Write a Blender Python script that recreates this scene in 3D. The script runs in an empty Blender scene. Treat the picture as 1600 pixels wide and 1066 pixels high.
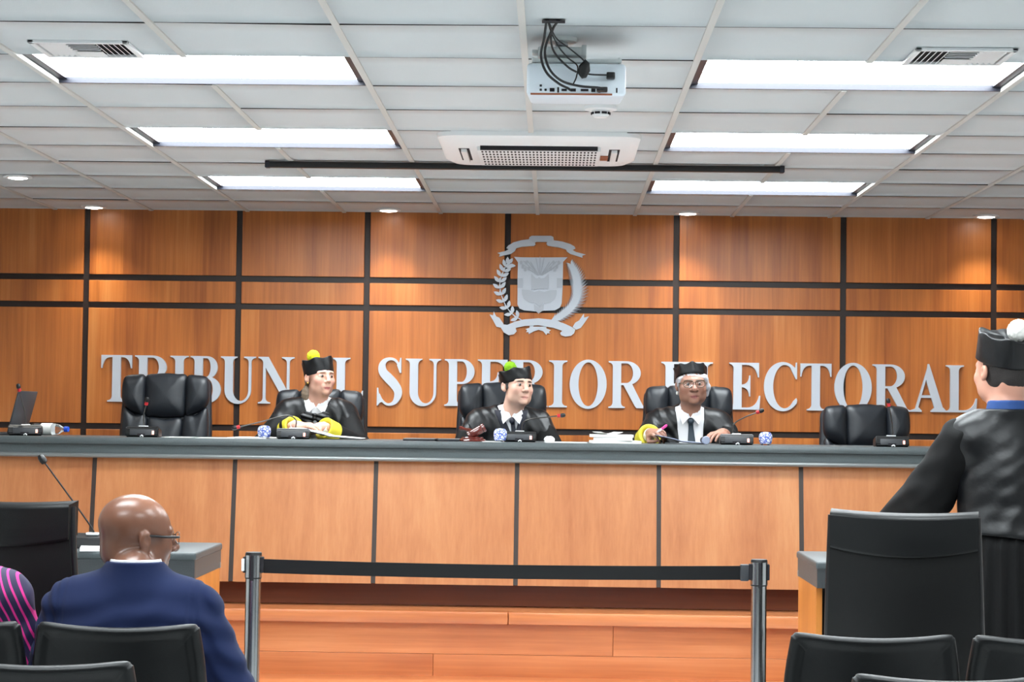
import bpy, bmesh, math, random
import numpy as np
from mathutils import Vector, Matrix

random.seed(7)
rng = np.random.default_rng(7)
sc = bpy.context.scene
col = sc.collection
PI = math.pi

# ------------------------------------------------------------------ camera
EYE = 1.45
cam_data = bpy.data.cameras.new('camera')
cam_data.lens = 70.0
cam_data.sensor_width = 36.0
cam_data.clip_start = 0.05
cam_data.clip_end = 100
cam = bpy.data.objects.new('camera', cam_data)
col.objects.link(cam)
fwd = Vector((66.0, -118.0, -3111.0)).normalized()        # the room's long axis, in camera axes
xax = Vector((1.0, -0.0120, 0.0))
xax.z = (66.0 * xax.x - 118.0 * xax.y) / 3111.0
xax = (xax - fwd * xax.dot(fwd)).normalized()
zax = xax.cross(fwd).normalized()
Rcw = Matrix((xax, fwd, zax))
cam.matrix_world = Matrix.Translation((0, 0, EYE)) @ Rcw.to_4x4()
sc.camera = cam

# ------------------------------------------------------------------ world, exposure
world = bpy.data.worlds.new('room_air')
sc.world = world
world.use_nodes = True
world.node_tree.nodes['Background'].inputs[0].default_value = (0.8, 0.85, 0.9, 1)
world.node_tree.nodes['Background'].inputs[1].default_value = 0.0
sc.view_settings.view_transform = 'Standard'
sc.view_settings.look = 'None'
sc.view_settings.gamma = 1.0
sc.view_settings.use_curve_mapping = False
sc.view_settings.exposure = 0.65
TROFFER_EMISSION = 17.0
DOWNLIGHT_WATTS = 26.0
LAMP_COLOUR = (0.90, 0.97, 1.0, 1)

# ------------------------------------------------------------------ helpers
def srgb(r, g, b):
    f = lambda c: c / 12.92 if c <= 0.04045 else ((c + 0.055) / 1.055) ** 2.4
    return (f(r / 255), f(g / 255), f(b / 255), 1.0)

def tag(o, label=None, cat=None, group=None, kind=None):
    if label: o['label'] = label
    if cat: o['category'] = cat
    if group: o['group'] = group
    if kind: o['kind'] = kind
    return o

def thing(name, label, cat, loc=(0, 0, 0), rz=0.0, group=None, kind=None):
    o = bpy.data.objects.new(name, None)
    o.empty_display_size = 0.1
    col.objects.link(o)
    o.location = loc
    o.rotation_euler = (0, 0, rz)
    return tag(o, label, cat, group, kind)

def link_mesh(name, me, mats, parent=None, loc=None):
    o = bpy.data.objects.new(name, me)
    col.objects.link(o)
    if not isinstance(mats, (list, tuple)): mats = [mats]
    if len(me.materials) == 0:
        for m in mats: me.materials.append(m)
    if parent: o.parent = parent
    if loc is not None: o.location = loc
    return o

def obj(name, bm, mats, parent=None, loc=None, smooth=None):
    """smooth: None = flat, True = all smooth, angle in degrees = smooth with sharp edges kept"""
    me = bpy.data.meshes.new(name)
    bmesh.ops.recalc_face_normals(bm, faces=bm.faces[:])
    if smooth is not None:
        for f in bm.faces: f.smooth = True
        if smooth is not True:
            a = math.radians(smooth)
            for e in bm.edges:
                if len(e.link_faces) == 2 and e.calc_face_angle(0) > a: e.smooth = False
    bm.to_mesh(me); bm.free()
    return link_mesh(name, me, mats, parent, loc)

def copy_tree(o, parent=None):
    c = o.copy(); col.objects.link(c)
    if parent: c.parent = parent
    for ch in list(o.children): copy_tree(ch, c)
    return c

def add_box(bm, lo, hi, bevel=0.0, seg=2, M=None, mi=0):
    vs = [bm.verts.new((x, y, z)) for x in (lo[0], hi[0]) for y in (lo[1], hi[1]) for z in (lo[2], hi[2])]
    idx = ((0,1,3,2),(4,6,7,5),(0,4,5,1),(2,3,7,6),(0,2,6,4),(1,5,7,3))
    fs = [bm.faces.new([vs[i] for i in q]) for q in idx]
    for f in fs: f.material_index = mi
    bmesh.ops.recalc_face_normals(bm, faces=fs)
    if bevel > 0:
        es = list({e for f in fs for e in f.edges})
        r = bmesh.ops.bevel(bm, geom=es, offset=bevel, segments=seg, profile=0.5, affect='EDGES')
        vs = list({v for f in r['faces'] for v in f.verts} | {v for v in vs if v.is_valid})
        for f in r['faces']: f.material_index = mi
    if M is not None:
        for v in vs:
            if v.is_valid: v.co = M @ v.co
    return vs

def box(name, lo, hi, mat, parent=None, bevel=0.0, seg=2, M=None):
    bm = bmesh.new(); add_box(bm, lo, hi, bevel, seg, M)
    return obj(name, bm, mat, parent, smooth=35 if bevel else None)

def add_tube(bm, pts, r, n=10, caps=True, mi=0):
    pts = [Vector(p) for p in pts]
    if not isinstance(r, (list, tuple)): r = [r] * len(pts)
    rings = []; up = Vector((0.13, 0.21, 0.97)); prevx = None
    for i, p in enumerate(pts):
        t = (pts[min(i + 1, len(pts) - 1)] - pts[max(i - 1, 0)]).normalized()
        if prevx is None:
            a = up if abs(t.dot(up)) < 0.95 else Vector((1, 0, 0))
            x = (a - t * a.dot(t)).normalized()
        else:
            x = (prevx - t * prevx.dot(t)).normalized()
        prevx = x; y = t.cross(x)
        rings.append([bm.verts.new(p + (x * math.cos(2*PI*k/n) + y * math.sin(2*PI*k/n)) * r[i]) for k in range(n)])
    for a, b in zip(rings, rings[1:]):
        for k in range(n):
            f = bm.faces.new((a[k], a[(k+1) % n], b[(k+1) % n], b[k])); f.material_index = mi
    if caps:
        for q in (rings[0][::-1], rings[-1]):
            f = bm.faces.new(q); f.material_index = mi

def smooth_path(pts, n=6):
    P = [Vector(p) for p in pts]; out = []
    Q = [P[0] * 2 - P[1]] + P + [P[-1] * 2 - P[-2]]
    for i in range(1, len(Q) - 2):
        a, b, c, d = Q[i-1], Q[i], Q[i+1], Q[i+2]
        for j in range(n):
            t = j / n
            out.append(0.5 * ((2*b) + (c-a)*t + (2*a-5*b+4*c-d)*t*t + (3*b-a-3*c+d)*t**3))
    out.append(P[-1])
    return out

def tube(name, pts, r, mat, parent=None, n=10, path=0):
    bm = bmesh.new(); add_tube(bm, smooth_path(pts, path) if path else pts, r, n)
    return obj(name, bm, mat, parent, smooth=50)

def add_lathe(bm, prof, n=32, M=None, mi=0, c=(0, 0)):
    """prof: (radius, z) from bottom to top"""
    rings = []
    for r, z in prof:
        if r < 1e-6: rings.append([bm.verts.new((c[0], c[1], z))])
        else: rings.append([bm.verts.new((c[0] + r*math.cos(2*PI*k/n), c[1] + r*math.sin(2*PI*k/n), z)) for k in range(n)])
    allv = [v for R_ in rings for v in R_]
    for a, b in zip(rings, rings[1:]):
        for k in range(n):
            q = [a[k % len(a)], a[(k+1) % len(a)], b[(k+1) % len(b)], b[k % len(b)]]
            u = []
            for v in q:
                if v not in u: u.append(v)
            if len(u) > 2:
                f = bm.faces.new(u); f.material_index = mi
    for R_, fl in ((rings[0], True), (rings[-1], False)):
        if len(R_) > 2:
            f = bm.faces.new(R_[::-1] if fl else R_); f.material_index = mi
    if M is not None:
        for v in allv: v.co = M @ v.co
    return allv

def lathe(name, prof, mat, parent=None, n=32, M=None, smooth=35, c=(0, 0)):
    bm = bmesh.new(); add_lathe(bm, prof, n, M, 0, c)
    return obj(name, bm, mat, parent, smooth=smooth)

def add_prism(bm, poly, y0, y1, M=None, mi=0):
    """poly: (x, z) outline, extruded from y0 (front) to y1 (back)"""
    a = [bm.verts.new((x, y0, z)) for x, z in poly]
    b = [bm.verts.new((x, y1, z)) for x, z in poly]
    n = len(poly); fs = []
    fs.append(bm.faces.new(a)); fs.append(bm.faces.new(b[::-1]))
    for i in range(n): fs.append(bm.faces.new((a[i], b[i], b[(i+1) % n], a[(i+1) % n])))
    for f in fs: f.material_index = mi
    if M is not None:
        for v in a + b: v.co = M @ v.co
    return a + b

def add_profile_x(bm, prof, x0, x1, mi=0):
    """prof: (y, z) closed outline swept along X"""
    a = [bm.verts.new((x0, y, z)) for y, z in prof]
    b = [bm.verts.new((x1, y, z)) for y, z in prof]
    n = len(prof)
    fs = [bm.faces.new(a), bm.faces.new(b[::-1])]
    for i in range(n): fs.append(bm.faces.new((a[i], b[i], b[(i+1) % n], a[(i+1) % n])))
    for f in fs: f.material_index = mi

def add_pillow(bm, outline, t_front, t_back, rings=9, p=2.4, off=(0, 0, 0), bend=None):
    """outline: (x, z) loop around its centre; inflated towards -Y (t_front) and +Y (t_back)"""
    n = len(outline)
    cx = sum(x for x, z in outline) / n; cz = sum(z for x, z in outline) / n
    def ring(s, y):
        out = []
        for x, z in outline:
            px, pz = cx + (x - cx) * s, cz + (z - cz) * s
            py = y + (bend(px, pz) if bend else 0)
            out.append(bm.verts.new((px + off[0], py + off[1], pz + off[2])))
        return out
    S = [math.cos(i / rings * PI / 2) ** 0.75 for i in range(rings)]
    H = [(1 - s ** p) ** (1 / p) for s in S]
    front = [ring(s, -t_front * h) for s, h in zip(S, H)]
    back = [ring(s, t_back * h) for s, h in zip(S[1:], H[1:])]
    for seq in (front, [front[0]] + back):
        for a, b in zip(seq, seq[1:]):
            for i in range(n): bm.faces.new((a[i], a[(i+1) % n], b[(i+1) % n], b[i]))
        y = -t_front if seq is front else t_back
        c = bm.verts.new((cx + off[0], y + (bend(cx, cz) if bend else 0) + off[1], cz + off[2]))
        for i in range(n): bm.faces.new((seq[-1][i], seq[-1][(i+1) % n], c))

def pillow(name, outline, tf, tb, mat, parent=None, off=(0, 0, 0), p=2.4, rings=9, bend=None):
    bm = bmesh.new(); add_pillow(bm, outline, tf, tb, rings, p, off, bend)
    return obj(name, bm, mat, parent, smooth=True)

def rrect(w, h, r, n=5, cx=0.0, cz=0.0, edge=6):
    """rounded rectangle outline with extra points along the edges"""
    pts = []
    cs = ((w/2-r, h/2-r, 0), (-w/2+r, h/2-r, 90), (-w/2+r, -h/2+r, 180), (w/2-r, -h/2+r, 270))
    corners = [[(cx + x + r*math.cos(math.radians(a + 90*i/n)), cz + z + r*math.sin(math.radians(a + 90*i/n))) for i in range(n+1)] for x, z, a in cs]
    for i, c in enumerate(corners):
        pts += c
        q = corners[(i+1) % 4][0]
        for j in range(1, edge): pts.append((c[-1][0] + (q[0]-c[-1][0])*j/edge, c[-1][1] + (q[1]-c[-1][1])*j/edge))
    return pts

def smooth_loop(pts, n=5):
    P = [Vector((p[0], p[1], 0)) for p in pts]; m = len(P); out = []
    for i in range(m):
        a, b, c, d = P[i-1], P[i], P[(i+1) % m], P[(i+2) % m]
        for j in range(n):
            t = j / n
            v = 0.5 * ((2*b) + (c-a)*t + (2*a-5*b+4*c-d)*t*t + (3*b-a-3*c+d)*t**3)
            out.append((v.x, v.y))
    return out

# ------------------------------------------------------------------ materials
def mat_new(name):
    m = bpy.data.materials.new(name); m.use_nodes = True
    nt = m.node_tree; return m, nt, nt.nodes['Principled BSDF']

def N(nt, typ, **kw):
    n = nt.nodes.new(typ)
    for k, v in kw.items():
        if hasattr(n, k): setattr(n, k, v)
        else: n.inputs[k].default_value = v
    return n

def plain(name, c, rough=0.5, metal=0.0, spec=0.5, coat=0.0, bump=0.0, bscale=200.0, var=0.0, vscale=4.0, sheen=0.0):
    m, nt, b = mat_new(name)
    b.inputs['Base Color'].default_value = c
    b.inputs['Roughness'].default_value = rough
    b.inputs['Metallic'].default_value = metal
    b.inputs['Specular IOR Level'].default_value = spec
    b.inputs['Coat Weight'].default_value = coat
    b.inputs['Sheen Weight'].default_value = sheen
    tc = N(nt, 'ShaderNodeTexCoord')
    if var > 0:
        no = N(nt, 'ShaderNodeTexNoise', **{'Scale': vscale, 'Detail': 4.0})
        nt.links.new(tc.outputs['Object'], no.inputs['Vector'])
        mp = N(nt, 'ShaderNodeMapRange', **{'To Min': 1 - var, 'To Max': 1 + var})
        nt.links.new(no.outputs['Fac'], mp.inputs['Value'])
        mx = N(nt, 'ShaderNodeVectorMath', operation='SCALE')
        mx.inputs[0].default_value = c[:3]
        nt.links.new(mp.outputs['Result'], mx.inputs['Scale'])
        nt.links.new(mx.outputs['Vector'], b.inputs['Base Color'])
    if bump > 0:
        no = N(nt, 'ShaderNodeTexNoise', **{'Scale': bscale, 'Detail': 3.0})
        nt.links.new(tc.outputs['Object'], no.inputs['Vector'])
        bp = N(nt, 'ShaderNodeBump', **{'Strength': bump, 'Distance': 0.004})
        nt.links.new(no.outputs['Fac'], bp.inputs['Height'])
        nt.links.new(bp.outputs['Normal'], b.inputs['Normal'])
    return m

def emissive(name, c, s):
    m, nt, b = mat_new(name)
    b.inputs['Base Color'].default_value = (0.8, 0.8, 0.8, 1)
    b.inputs['Emission Color'].default_value = c
    b.inputs['Emission Strength'].default_value = s
    return m

def wood(name, dark, mid, light, grain='Z', rough=0.38, flitch=0.17, coat=0.15, fl_amt=0.16, figure=1.0):
    """veneer: fine grain stretched along one axis, flitches (bands) across it, a little figure"""
    m, nt, b = mat_new(name)
    L = nt.links.new
    tc = N(nt, 'ShaderNodeTexCoord'); oi = N(nt, 'ShaderNodeObjectInfo')
    ad = N(nt, 'ShaderNodeVectorMath', operation='ADD')
    ml = N(nt, 'ShaderNodeMath', operation='MULTIPLY'); ml.inputs[1].default_value = 37.0
    L(oi.outputs['Random'], ml.inputs[0]); L(tc.outputs['Object'], ad.inputs[0]); L(ml.outputs[0], ad.inputs[1])
    def mapped(sx, sz):
        mp = N(nt, 'ShaderNodeMapping')
        mp.inputs['Scale'].default_value = (sx, sx, sz) if grain == 'Z' else (sz, sx, sx)
        L(ad.outputs[0], mp.inputs['Vector']); return mp
    fine = N(nt, 'ShaderNodeTexNoise', **{'Scale': 1.0, 'Detail': 6.0, 'Roughness': 0.62})
    L(mapped(55, 1.6).outputs[0], fine.inputs['Vector'])
    broad = N(nt, 'ShaderNodeTexNoise', **{'Scale': 1.0, 'Detail': 3.0, 'Distortion': 0.6})
    L(mapped(7, 0.55).outputs[0], broad.inputs['Vector'])
    fig = N(nt, 'ShaderNodeTexNoise', **{'Scale': 1.0, 'Detail': 2.0})
    L(mapped(3.0, 2.2).outputs[0], fig.inputs['Vector'])
    sx = N(nt, 'ShaderNodeSeparateXYZ'); L(ad.outputs[0], sx.inputs[0])
    dv = N(nt, 'ShaderNodeMath', operation='DIVIDE'); dv.inputs[1].default_value = flitch
    L(sx.outputs['X' if grain == 'Z' else 'Z'], dv.inputs[0])
    fl = N(nt, 'ShaderNodeMath', operation='FLOOR'); L(dv.outputs[0], fl.inputs[0])
    wn = N(nt, 'ShaderNodeTexWhiteNoise', noise_dimensions='1D'); L(fl.outputs[0], wn.inputs['W'])
    def mul(src, k):
        n = N(nt, 'ShaderNodeMath', operation='MULTIPLY'); n.inputs[1].default_value = k; L(src, n.inputs[0]); return n.outputs[0]
    def plus(a, c):
        n = N(nt, 'ShaderNodeMath', operation='ADD'); L(a, n.inputs[0]); L(c, n.inputs[1]); return n.outputs[0]
    s = plus(plus(mul(fine.outputs['Fac'], 0.40), mul(broad.outputs['Fac'], 0.55)), plus(mul(fig.outputs['Fac'], 0.25 * figure), mul(wn.outputs['Value'], fl_amt)))
    mr = N(nt, 'ShaderNodeMapRange', **{'From Min': 0.42, 'From Max': 0.93}); L(s, mr.inputs['Value'])
    cr = N(nt, 'ShaderNodeValToRGB'); L(mr.outputs[0], cr.inputs['Fac'])
    e = cr.color_ramp.elements
    e[0].position, e[0].color = 0.0, dark
    e[1].position, e[1].color = 1.0, light
    x = e.new(0.5); x.color = mid
    L(cr.outputs['Color'], b.inputs['Base Color'])
    b.inputs['Roughness'].default_value = rough
    b.inputs['Coat Weight'].default_value = coat
    b.inputs['Coat Roughness'].default_value = 0.3
    return m

M = {}
M['wall_wood'] = wood('cherry veneer', srgb(152, 80, 28), srgb(198, 115, 48), srgb(220, 146, 78), 'Z', fl_amt=0.14, figure=0.5)
M['bench_wood'] = wood('pale cherry veneer', srgb(164, 97, 54), srgb(186, 120, 72), srgb(200, 140, 92), 'Z', fl_amt=0.10, figure=0.7)
M['table_wood'] = wood('table veneer', srgb(176, 100, 36), srgb(202, 124, 50), srgb(218, 146, 70), 'Z', fl_amt=0.06)
M['step_wood'] = wood('step boards', srgb(176, 98, 56), srgb(204, 126, 76), srgb(222, 150, 100), 'X', flitch=0.4, fl_amt=0.05, rough=0.3)
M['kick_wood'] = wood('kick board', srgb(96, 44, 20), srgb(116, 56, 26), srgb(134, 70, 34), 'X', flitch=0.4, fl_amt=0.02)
M['channel'] = plain('dark brown channel', srgb(38, 26, 22), 0.5)
M['plinth_strip'] = plain('dark bench strip', srgb(52, 42, 38), 0.45)
M['ceiling_tile'] = plain('mineral fibre tile', srgb(210, 216, 218), 0.9, spec=0.2, bump=0.15, bscale=90, var=0.025, vscale=1.1)
M['gap_shade'] = plain('tile gap shade', srgb(60, 58, 58), 0.9, spec=0.1)  # tile sides coloured dark to stand in for shade in the gaps
M['grid'] = plain('painted tee bar', srgb(208, 208, 204), 0.6, spec=0.3)
M['plaster'] = plain('off white wall paint', srgb(226, 226, 224), 0.9, spec=0.2, bump=0.1)
M['added_carpet'] = plain('grey platform carpet', srgb(150, 152, 154), 0.95, spec=0.1, bump=0.3, bscale=300)
M['floor'] = plain('pale stone floor', srgb(212, 214, 214), 0.35, var=0.06, vscale=3)
M['laminate'] = plain('charcoal laminate', srgb(70, 78, 80), 0.42, bump=0.25, bscale=500, var=0.25, vscale=160)
M['laminate_dark'] = plain('dark speckled laminate', srgb(58, 62, 64), 0.5, bump=0.2, bscale=500, var=0.3, vscale=220)
M['lip'] = plain('grey rounded edge', srgb(126, 130, 130), 0.28, metal=0.35)
M['alu'] = plain('silver painted letter', srgb(202, 207, 215), 0.5, metal=0.05)
M['alu_relief'] = plain('silver relief', srgb(184, 189, 197), 0.55)
M['steel'] = plain('brushed steel', srgb(176, 178, 180), 0.22, metal=1.0)
M['black_plastic'] = plain('black plastic', srgb(14, 14, 16), 0.4)
M['grey_plastic'] = plain('grey plastic', srgb(60, 62, 66), 0.45)
M['dark_metal'] = plain('dark navy trim', srgb(30, 32, 44), 0.4)
M['white_plastic'] = plain('white plastic', srgb(240, 243, 244), 0.45)
M['projector_white'] = plain('projector casing', srgb(226, 236, 244), 0.4)
M['bracket'] = plain('grey bracket', srgb(214, 220, 220), 0.45, metal=0.2)
M['dark_hole'] = plain('dark opening', srgb(26, 24, 30), 0.8)
M['leather'] = plain('black leather', srgb(24, 28, 34), 0.42, bump=0.12, bscale=260)
M['leather_back'] = plain('black upholstery', srgb(11, 12, 12), 0.55, bump=0.10, bscale=420, spec=0.3)
M['seat_shell'] = plain('black seat vinyl', srgb(11, 13, 14), 0.42, bump=0.08, bscale=380, spec=0.35)
M['satin'] = plain('black satin', srgb(11, 12, 15), 0.42, spec=0.42, bump=0.5, bscale=26)
M['robe'] = plain('black robe cloth', srgb(8, 8, 9), 0.75, spec=0.25, bump=0.1, bscale=600)
M['yellow_cuff'] = plain('yellow silk cuff', srgb(214, 200, 54), 0.5)
M['shirt'] = plain('white shirt', srgb(236, 236, 240), 0.75)
M['blue_shirt'] = plain('blue collar', srgb(38, 74, 136), 0.7)
M['navy_cloth'] = plain('navy suit cloth', srgb(19, 31, 66), 0.85, spec=0.2, bump=0.15, bscale=900, sheen=0.05)
M['dark_navy'] = plain('dark navy lapel', srgb(28, 30, 44), 0.7)
M['tie'] = plain('dark tie', srgb(34, 36, 50), 0.5)
M['tie_teal'] = plain('slate tie', srgb(44, 58, 70), 0.5)
M['trouser'] = plain('dark trousers', srgb(26, 28, 36), 0.8)
M['shoe'] = plain('black shoe', srgb(14, 14, 14), 0.3)
M['paper'] = plain('white paper', srgb(236, 236, 232), 0.8)
M['paper_b'] = plain('blue grey page', srgb(150, 158, 180), 0.6)
M['folder'] = plain('black folder', srgb(22, 23, 30), 0.4)
M['tablet'] = plain('grey tablet edge', srgb(120, 122, 124), 0.35, metal=0.5)
M['gavel'] = plain('red brown lacquer', srgb(92, 34, 28), 0.18, coat=0.5)
M['red'] = plain('red ring', srgb(190, 30, 40), 0.4)
M['pink'] = plain('pink plastic', srgb(228, 70, 150), 0.4)
M['blue_cap'] = plain('blue bottle cap', srgb(30, 80, 200), 0.4)
M['badge'] = plain('brown badge', srgb(150, 84, 52), 0.5)
M['chrome_dark'] = plain('dark goose neck', srgb(90, 88, 86), 0.3, metal=0.9)
M['button'] = emissive('lit orange button', (1.0, 0.22, 0.06, 1), 1.2)
M['lens'] = emissive('lit diffuser', LAMP_COLOUR, TROFFER_EMISSION)
M['lamp_disc'] = emissive('lit downlight', (1.0, 0.97, 0.92, 1), 14.0)
M['hair_dark'] = plain('dark grey hair', srgb(78, 76, 76), 0.6, bump=0.6, bscale=300, var=0.4, vscale=200)
M['hair_black'] = plain('short black hair', srgb(34, 28, 26), 0.65, bump=0.6, bscale=400, var=0.3, vscale=200)
M['hair_brown'] = plain('ash brown hair', srgb(134, 116, 98), 0.55, bump=0.5, bscale=250, var=0.35, vscale=120)
M['hair_white'] = plain('silver hair', srgb(190, 190, 196), 0.5, bump=0.5, bscale=250, var=0.15, vscale=120)
M['pom_yellow'] = plain('yellow wool', srgb(226, 222, 30), 0.9)
M['pom_green'] = plain('green wool', srgb(126, 178, 20), 0.9)
M['pom_white'] = plain('white wool', srgb(238, 236, 230), 0.9)
M['eye_white'] = plain('eye white', srgb(150, 142, 136), 0.25)
M['iris'] = plain('brown iris', srgb(44, 28, 20), 0.15)
M['frame_black'] = plain('black spectacle frame', srgb(18, 16, 18), 0.3)
M['frame_tort'] = plain('clear brown spectacle frame', srgb(96, 80, 64), 0.25)
M['gold'] = plain('gold', srgb(214, 170, 90), 0.25, metal=1.0)

def make_glass(name, c=(1, 1, 1, 1), rough=0.02):
    m, nt, b = mat_new(name)
    b.inputs['Base Color'].default_value = c
    b.inputs['Roughness'].default_value = rough
    b.inputs['Transmission Weight'].default_value = 1.0
    b.inputs['IOR'].default_value = 1.33
    return m
M['clear'] = make_glass('clear plastic', (0.94, 0.97, 1, 1), 0.05)

def lens_glass(name):
    m, nt, b = mat_new(name)
    out = nt.nodes['Material Output']
    tr = N(nt, 'ShaderNodeBsdfTransparent'); gl = N(nt, 'ShaderNodeBsdfGlossy', **{'Roughness': 0.05})
    mx = N(nt, 'ShaderNodeMixShader'); mx.inputs[0].default_value = 0.12
    nt.links.new(tr.outputs[0], mx.inputs[1]); nt.links.new(gl.outputs[0], mx.inputs[2]); nt.links.new(mx.outputs[0], out.inputs[0])
    return m
M['spectacle_glass'] = lens_glass('spectacle lens')

def skin_mat(name, rough=0.45, sss=0.12):
    m, nt, b = mat_new(name)
    at = N(nt, 'ShaderNodeAttribute', attribute_name='Col')
    nt.links.new(at.outputs['Color'], b.inputs['Base Color'])
    b.inputs['Roughness'].default_value = rough
    b.inputs['Subsurface Weight'].default_value = sss
    b.inputs['Subsurface Radius'].default_value = (0.012, 0.006, 0.004)
    b.inputs['Subsurface Scale'].default_value = 0.6
    tc = N(nt, 'ShaderNodeTexCoord')
    no = N(nt, 'ShaderNodeTexNoise', **{'Scale': 260.0, 'Detail': 2.0})
    nt.links.new(tc.outputs['Object'], no.inputs['Vector'])
    bp = N(nt, 'ShaderNodeBump', **{'Strength': 0.10, 'Distance': 0.002})
    nt.links.new(no.outputs['Fac'], bp.inputs['Height']); nt.links.new(bp.outputs['Normal'], b.inputs['Normal'])
    return m
M['skin'] = skin_mat('skin')
M['skin_shiny'] = skin_mat('shiny skin', 0.30, 0.06)

def patterned_cover():
    m, nt, b = mat_new('blue and white print')
    tc = N(nt, 'ShaderNodeTexCoord')
    vo = N(nt, 'ShaderNodeTexVoronoi', feature='DISTANCE_TO_EDGE', **{'Scale': 55.0})
    nt.links.new(tc.outputs['Object'], vo.inputs['Vector'])
    cr = N(nt, 'ShaderNodeValToRGB'); nt.links.new(vo.outputs['Distance'], cr.inputs['Fac'])
    e = cr.color_ramp.elements
    e[0].position, e[0].color = 0.05, srgb(60, 88, 190)
    e[1].position, e[1].color = 0.16, srgb(226, 230, 240)
    nt.links.new(cr.outputs['Color'], b.inputs['Base Color']); b.inputs['Roughness'].default_value = 0.3
    return m
M['cover'] = patterned_cover()

def striped_cloth():
    m, nt, b = mat_new('navy cloth with magenta stripes')
    L = nt.links.new
    tc = N(nt, 'ShaderNodeTexCoord')
    mp = N(nt, 'ShaderNodeMapping'); mp.inputs['Rotation'].default_value = (0.0, math.radians(-22), 0.0)
    L(tc.outputs['Object'], mp.inputs['Vector'])
    wv = N(nt, 'ShaderNodeTexWave', wave_type='BANDS', bands_direction='X', **{'Scale': 16.0, 'Distortion': 1.4, 'Detail': 0.0})
    wv.inputs['Detail Scale'].default_value = 0.6
    L(mp.outputs[0], wv.inputs['Vector'])
    cr = N(nt, 'ShaderNodeValToRGB'); L(wv.outputs['Fac'], cr.inputs['Fac'])
    e = cr.color_ramp.elements
    e[0].position, e[0].color = 0.78, srgb(34, 26, 66)
    e[1].position, e[1].color = 0.86, srgb(222, 44, 140)
    L(cr.outputs['Color'], b.inputs['Base Color']); b.inputs['Roughness'].default_value = 0.7
    return m
M['striped'] = striped_cloth()

# ------------------------------------------------------------------ the room
WALL_Y, CEIL = 12.60, 2.734
XL, XR, YB = -4.3, 4.1, -4.2
DAIS = 0.457
TW = 0.615                       # ceiling module across
TD = 0.610                       # ceiling module along
gx = lambda j: -0.12 + TW * j    # tee lines
gy = lambda k: WALL_Y - TD * k

def structure(name, lo, hi, mat, parent=None, bevel=0.0):
    o = box(name, lo, hi, mat, parent, bevel)
    if not parent: tag(o, kind='structure')
    return o

structure('floor', (XL, YB, -0.1), (XR, WALL_Y + 0.1, 0.0), M['floor'])
structure('wall_left', (XL - 0.1, YB, 0.0), (XL, WALL_Y + 0.1, 2.9), M['plaster'])
structure('wall_right', (XR, YB, 0.0), (XR + 0.1, WALL_Y + 0.1, 2.9), M['plaster'])
structure('wall_front', (XL, YB - 0.1, 0.0), (XR, YB, 2.9), M['plaster'])

# back wall: dark backing with veneered panels, channels left between them
wb = structure('wall_back', (XL, WALL_Y + 0.012, 0.0), (XR, WALL_Y + 0.11, 2.9), M['channel'])
vx = [XL - 0.02, -2.99, -2.016, -1.20, -0.308, 0.761, 1.815, 2.762, XR + 0.02]
hz = [DAIS - 0.02, 1.352, 2.124, 2.300, CEIL + 0.03]
for i in range(8):
    for j in range(4):
        g = 0.019
        z1 = hz[j+1] - (g if j < 3 else 0)
        box('panel', (vx[i] + g, WALL_Y - 0.006, hz[j] + g), (vx[i+1] - g, WALL_Y + 0.016, z1), M['wall_wood'], wb, bevel=0.002, seg=1)

# platform behind the bench: two steps of boards
pl = thing('stage_platform', 'raised wooden platform with boarded steps under the judges bench', 'platform', kind='structure')
bm = bmesh.new(); add_box(bm, (XL, 10.16, 0.0), (XR, WALL_Y, DAIS - 0.03)); obj('step_body', bm, M['step_wood'], pl)
def board(name, y0, z0, z1, x0, x1, t=0.022):
    box(name, (x0, y0, z0), (x1, y0 + t, z1), M['step_wood'], pl, bevel=0.0012, seg=1)
for x0, x1 in ((XL, -0.222), (-0.219, XR)):
    box('step_nosing', (x0, 10.10, DAIS - 0.062), (x1, 10.20, DAIS), M['step_wood'], pl, bevel=0.006)
board('riser_board', 10.138, 0.240, DAIS - 0.0635, XL, 0.31)
board('riser_board', 10.138, 0.240, DAIS - 0.0635, 0.312, XR)
board('riser_board', 10.138, 0.120, 0.2385, XL, -0.6)
board('riser_board', 10.138, 0.120, 0.2385, -0.598, XR)
box('step_tread', (XL, 10.16, DAIS - 0.03), (XR, WALL_Y, DAIS - 0.003), M['step_wood'], pl)
box('added_carpet', (XL, 10.47, DAIS - 0.003), (XR, WALL_Y - 0.01, DAIS), M['added_carpet'], pl)  # unseen grey cover, added to cut the orange bounce off the boards
box('step_tread', (XL, 9.78, 0.098), (XR, 10.16, 0.128), M['step_wood'], pl, bevel=0.006)
box('riser_board', (XL, 9.80, 0.0), (XR, 9.83, 0.098), M['step_wood'], pl)

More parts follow.
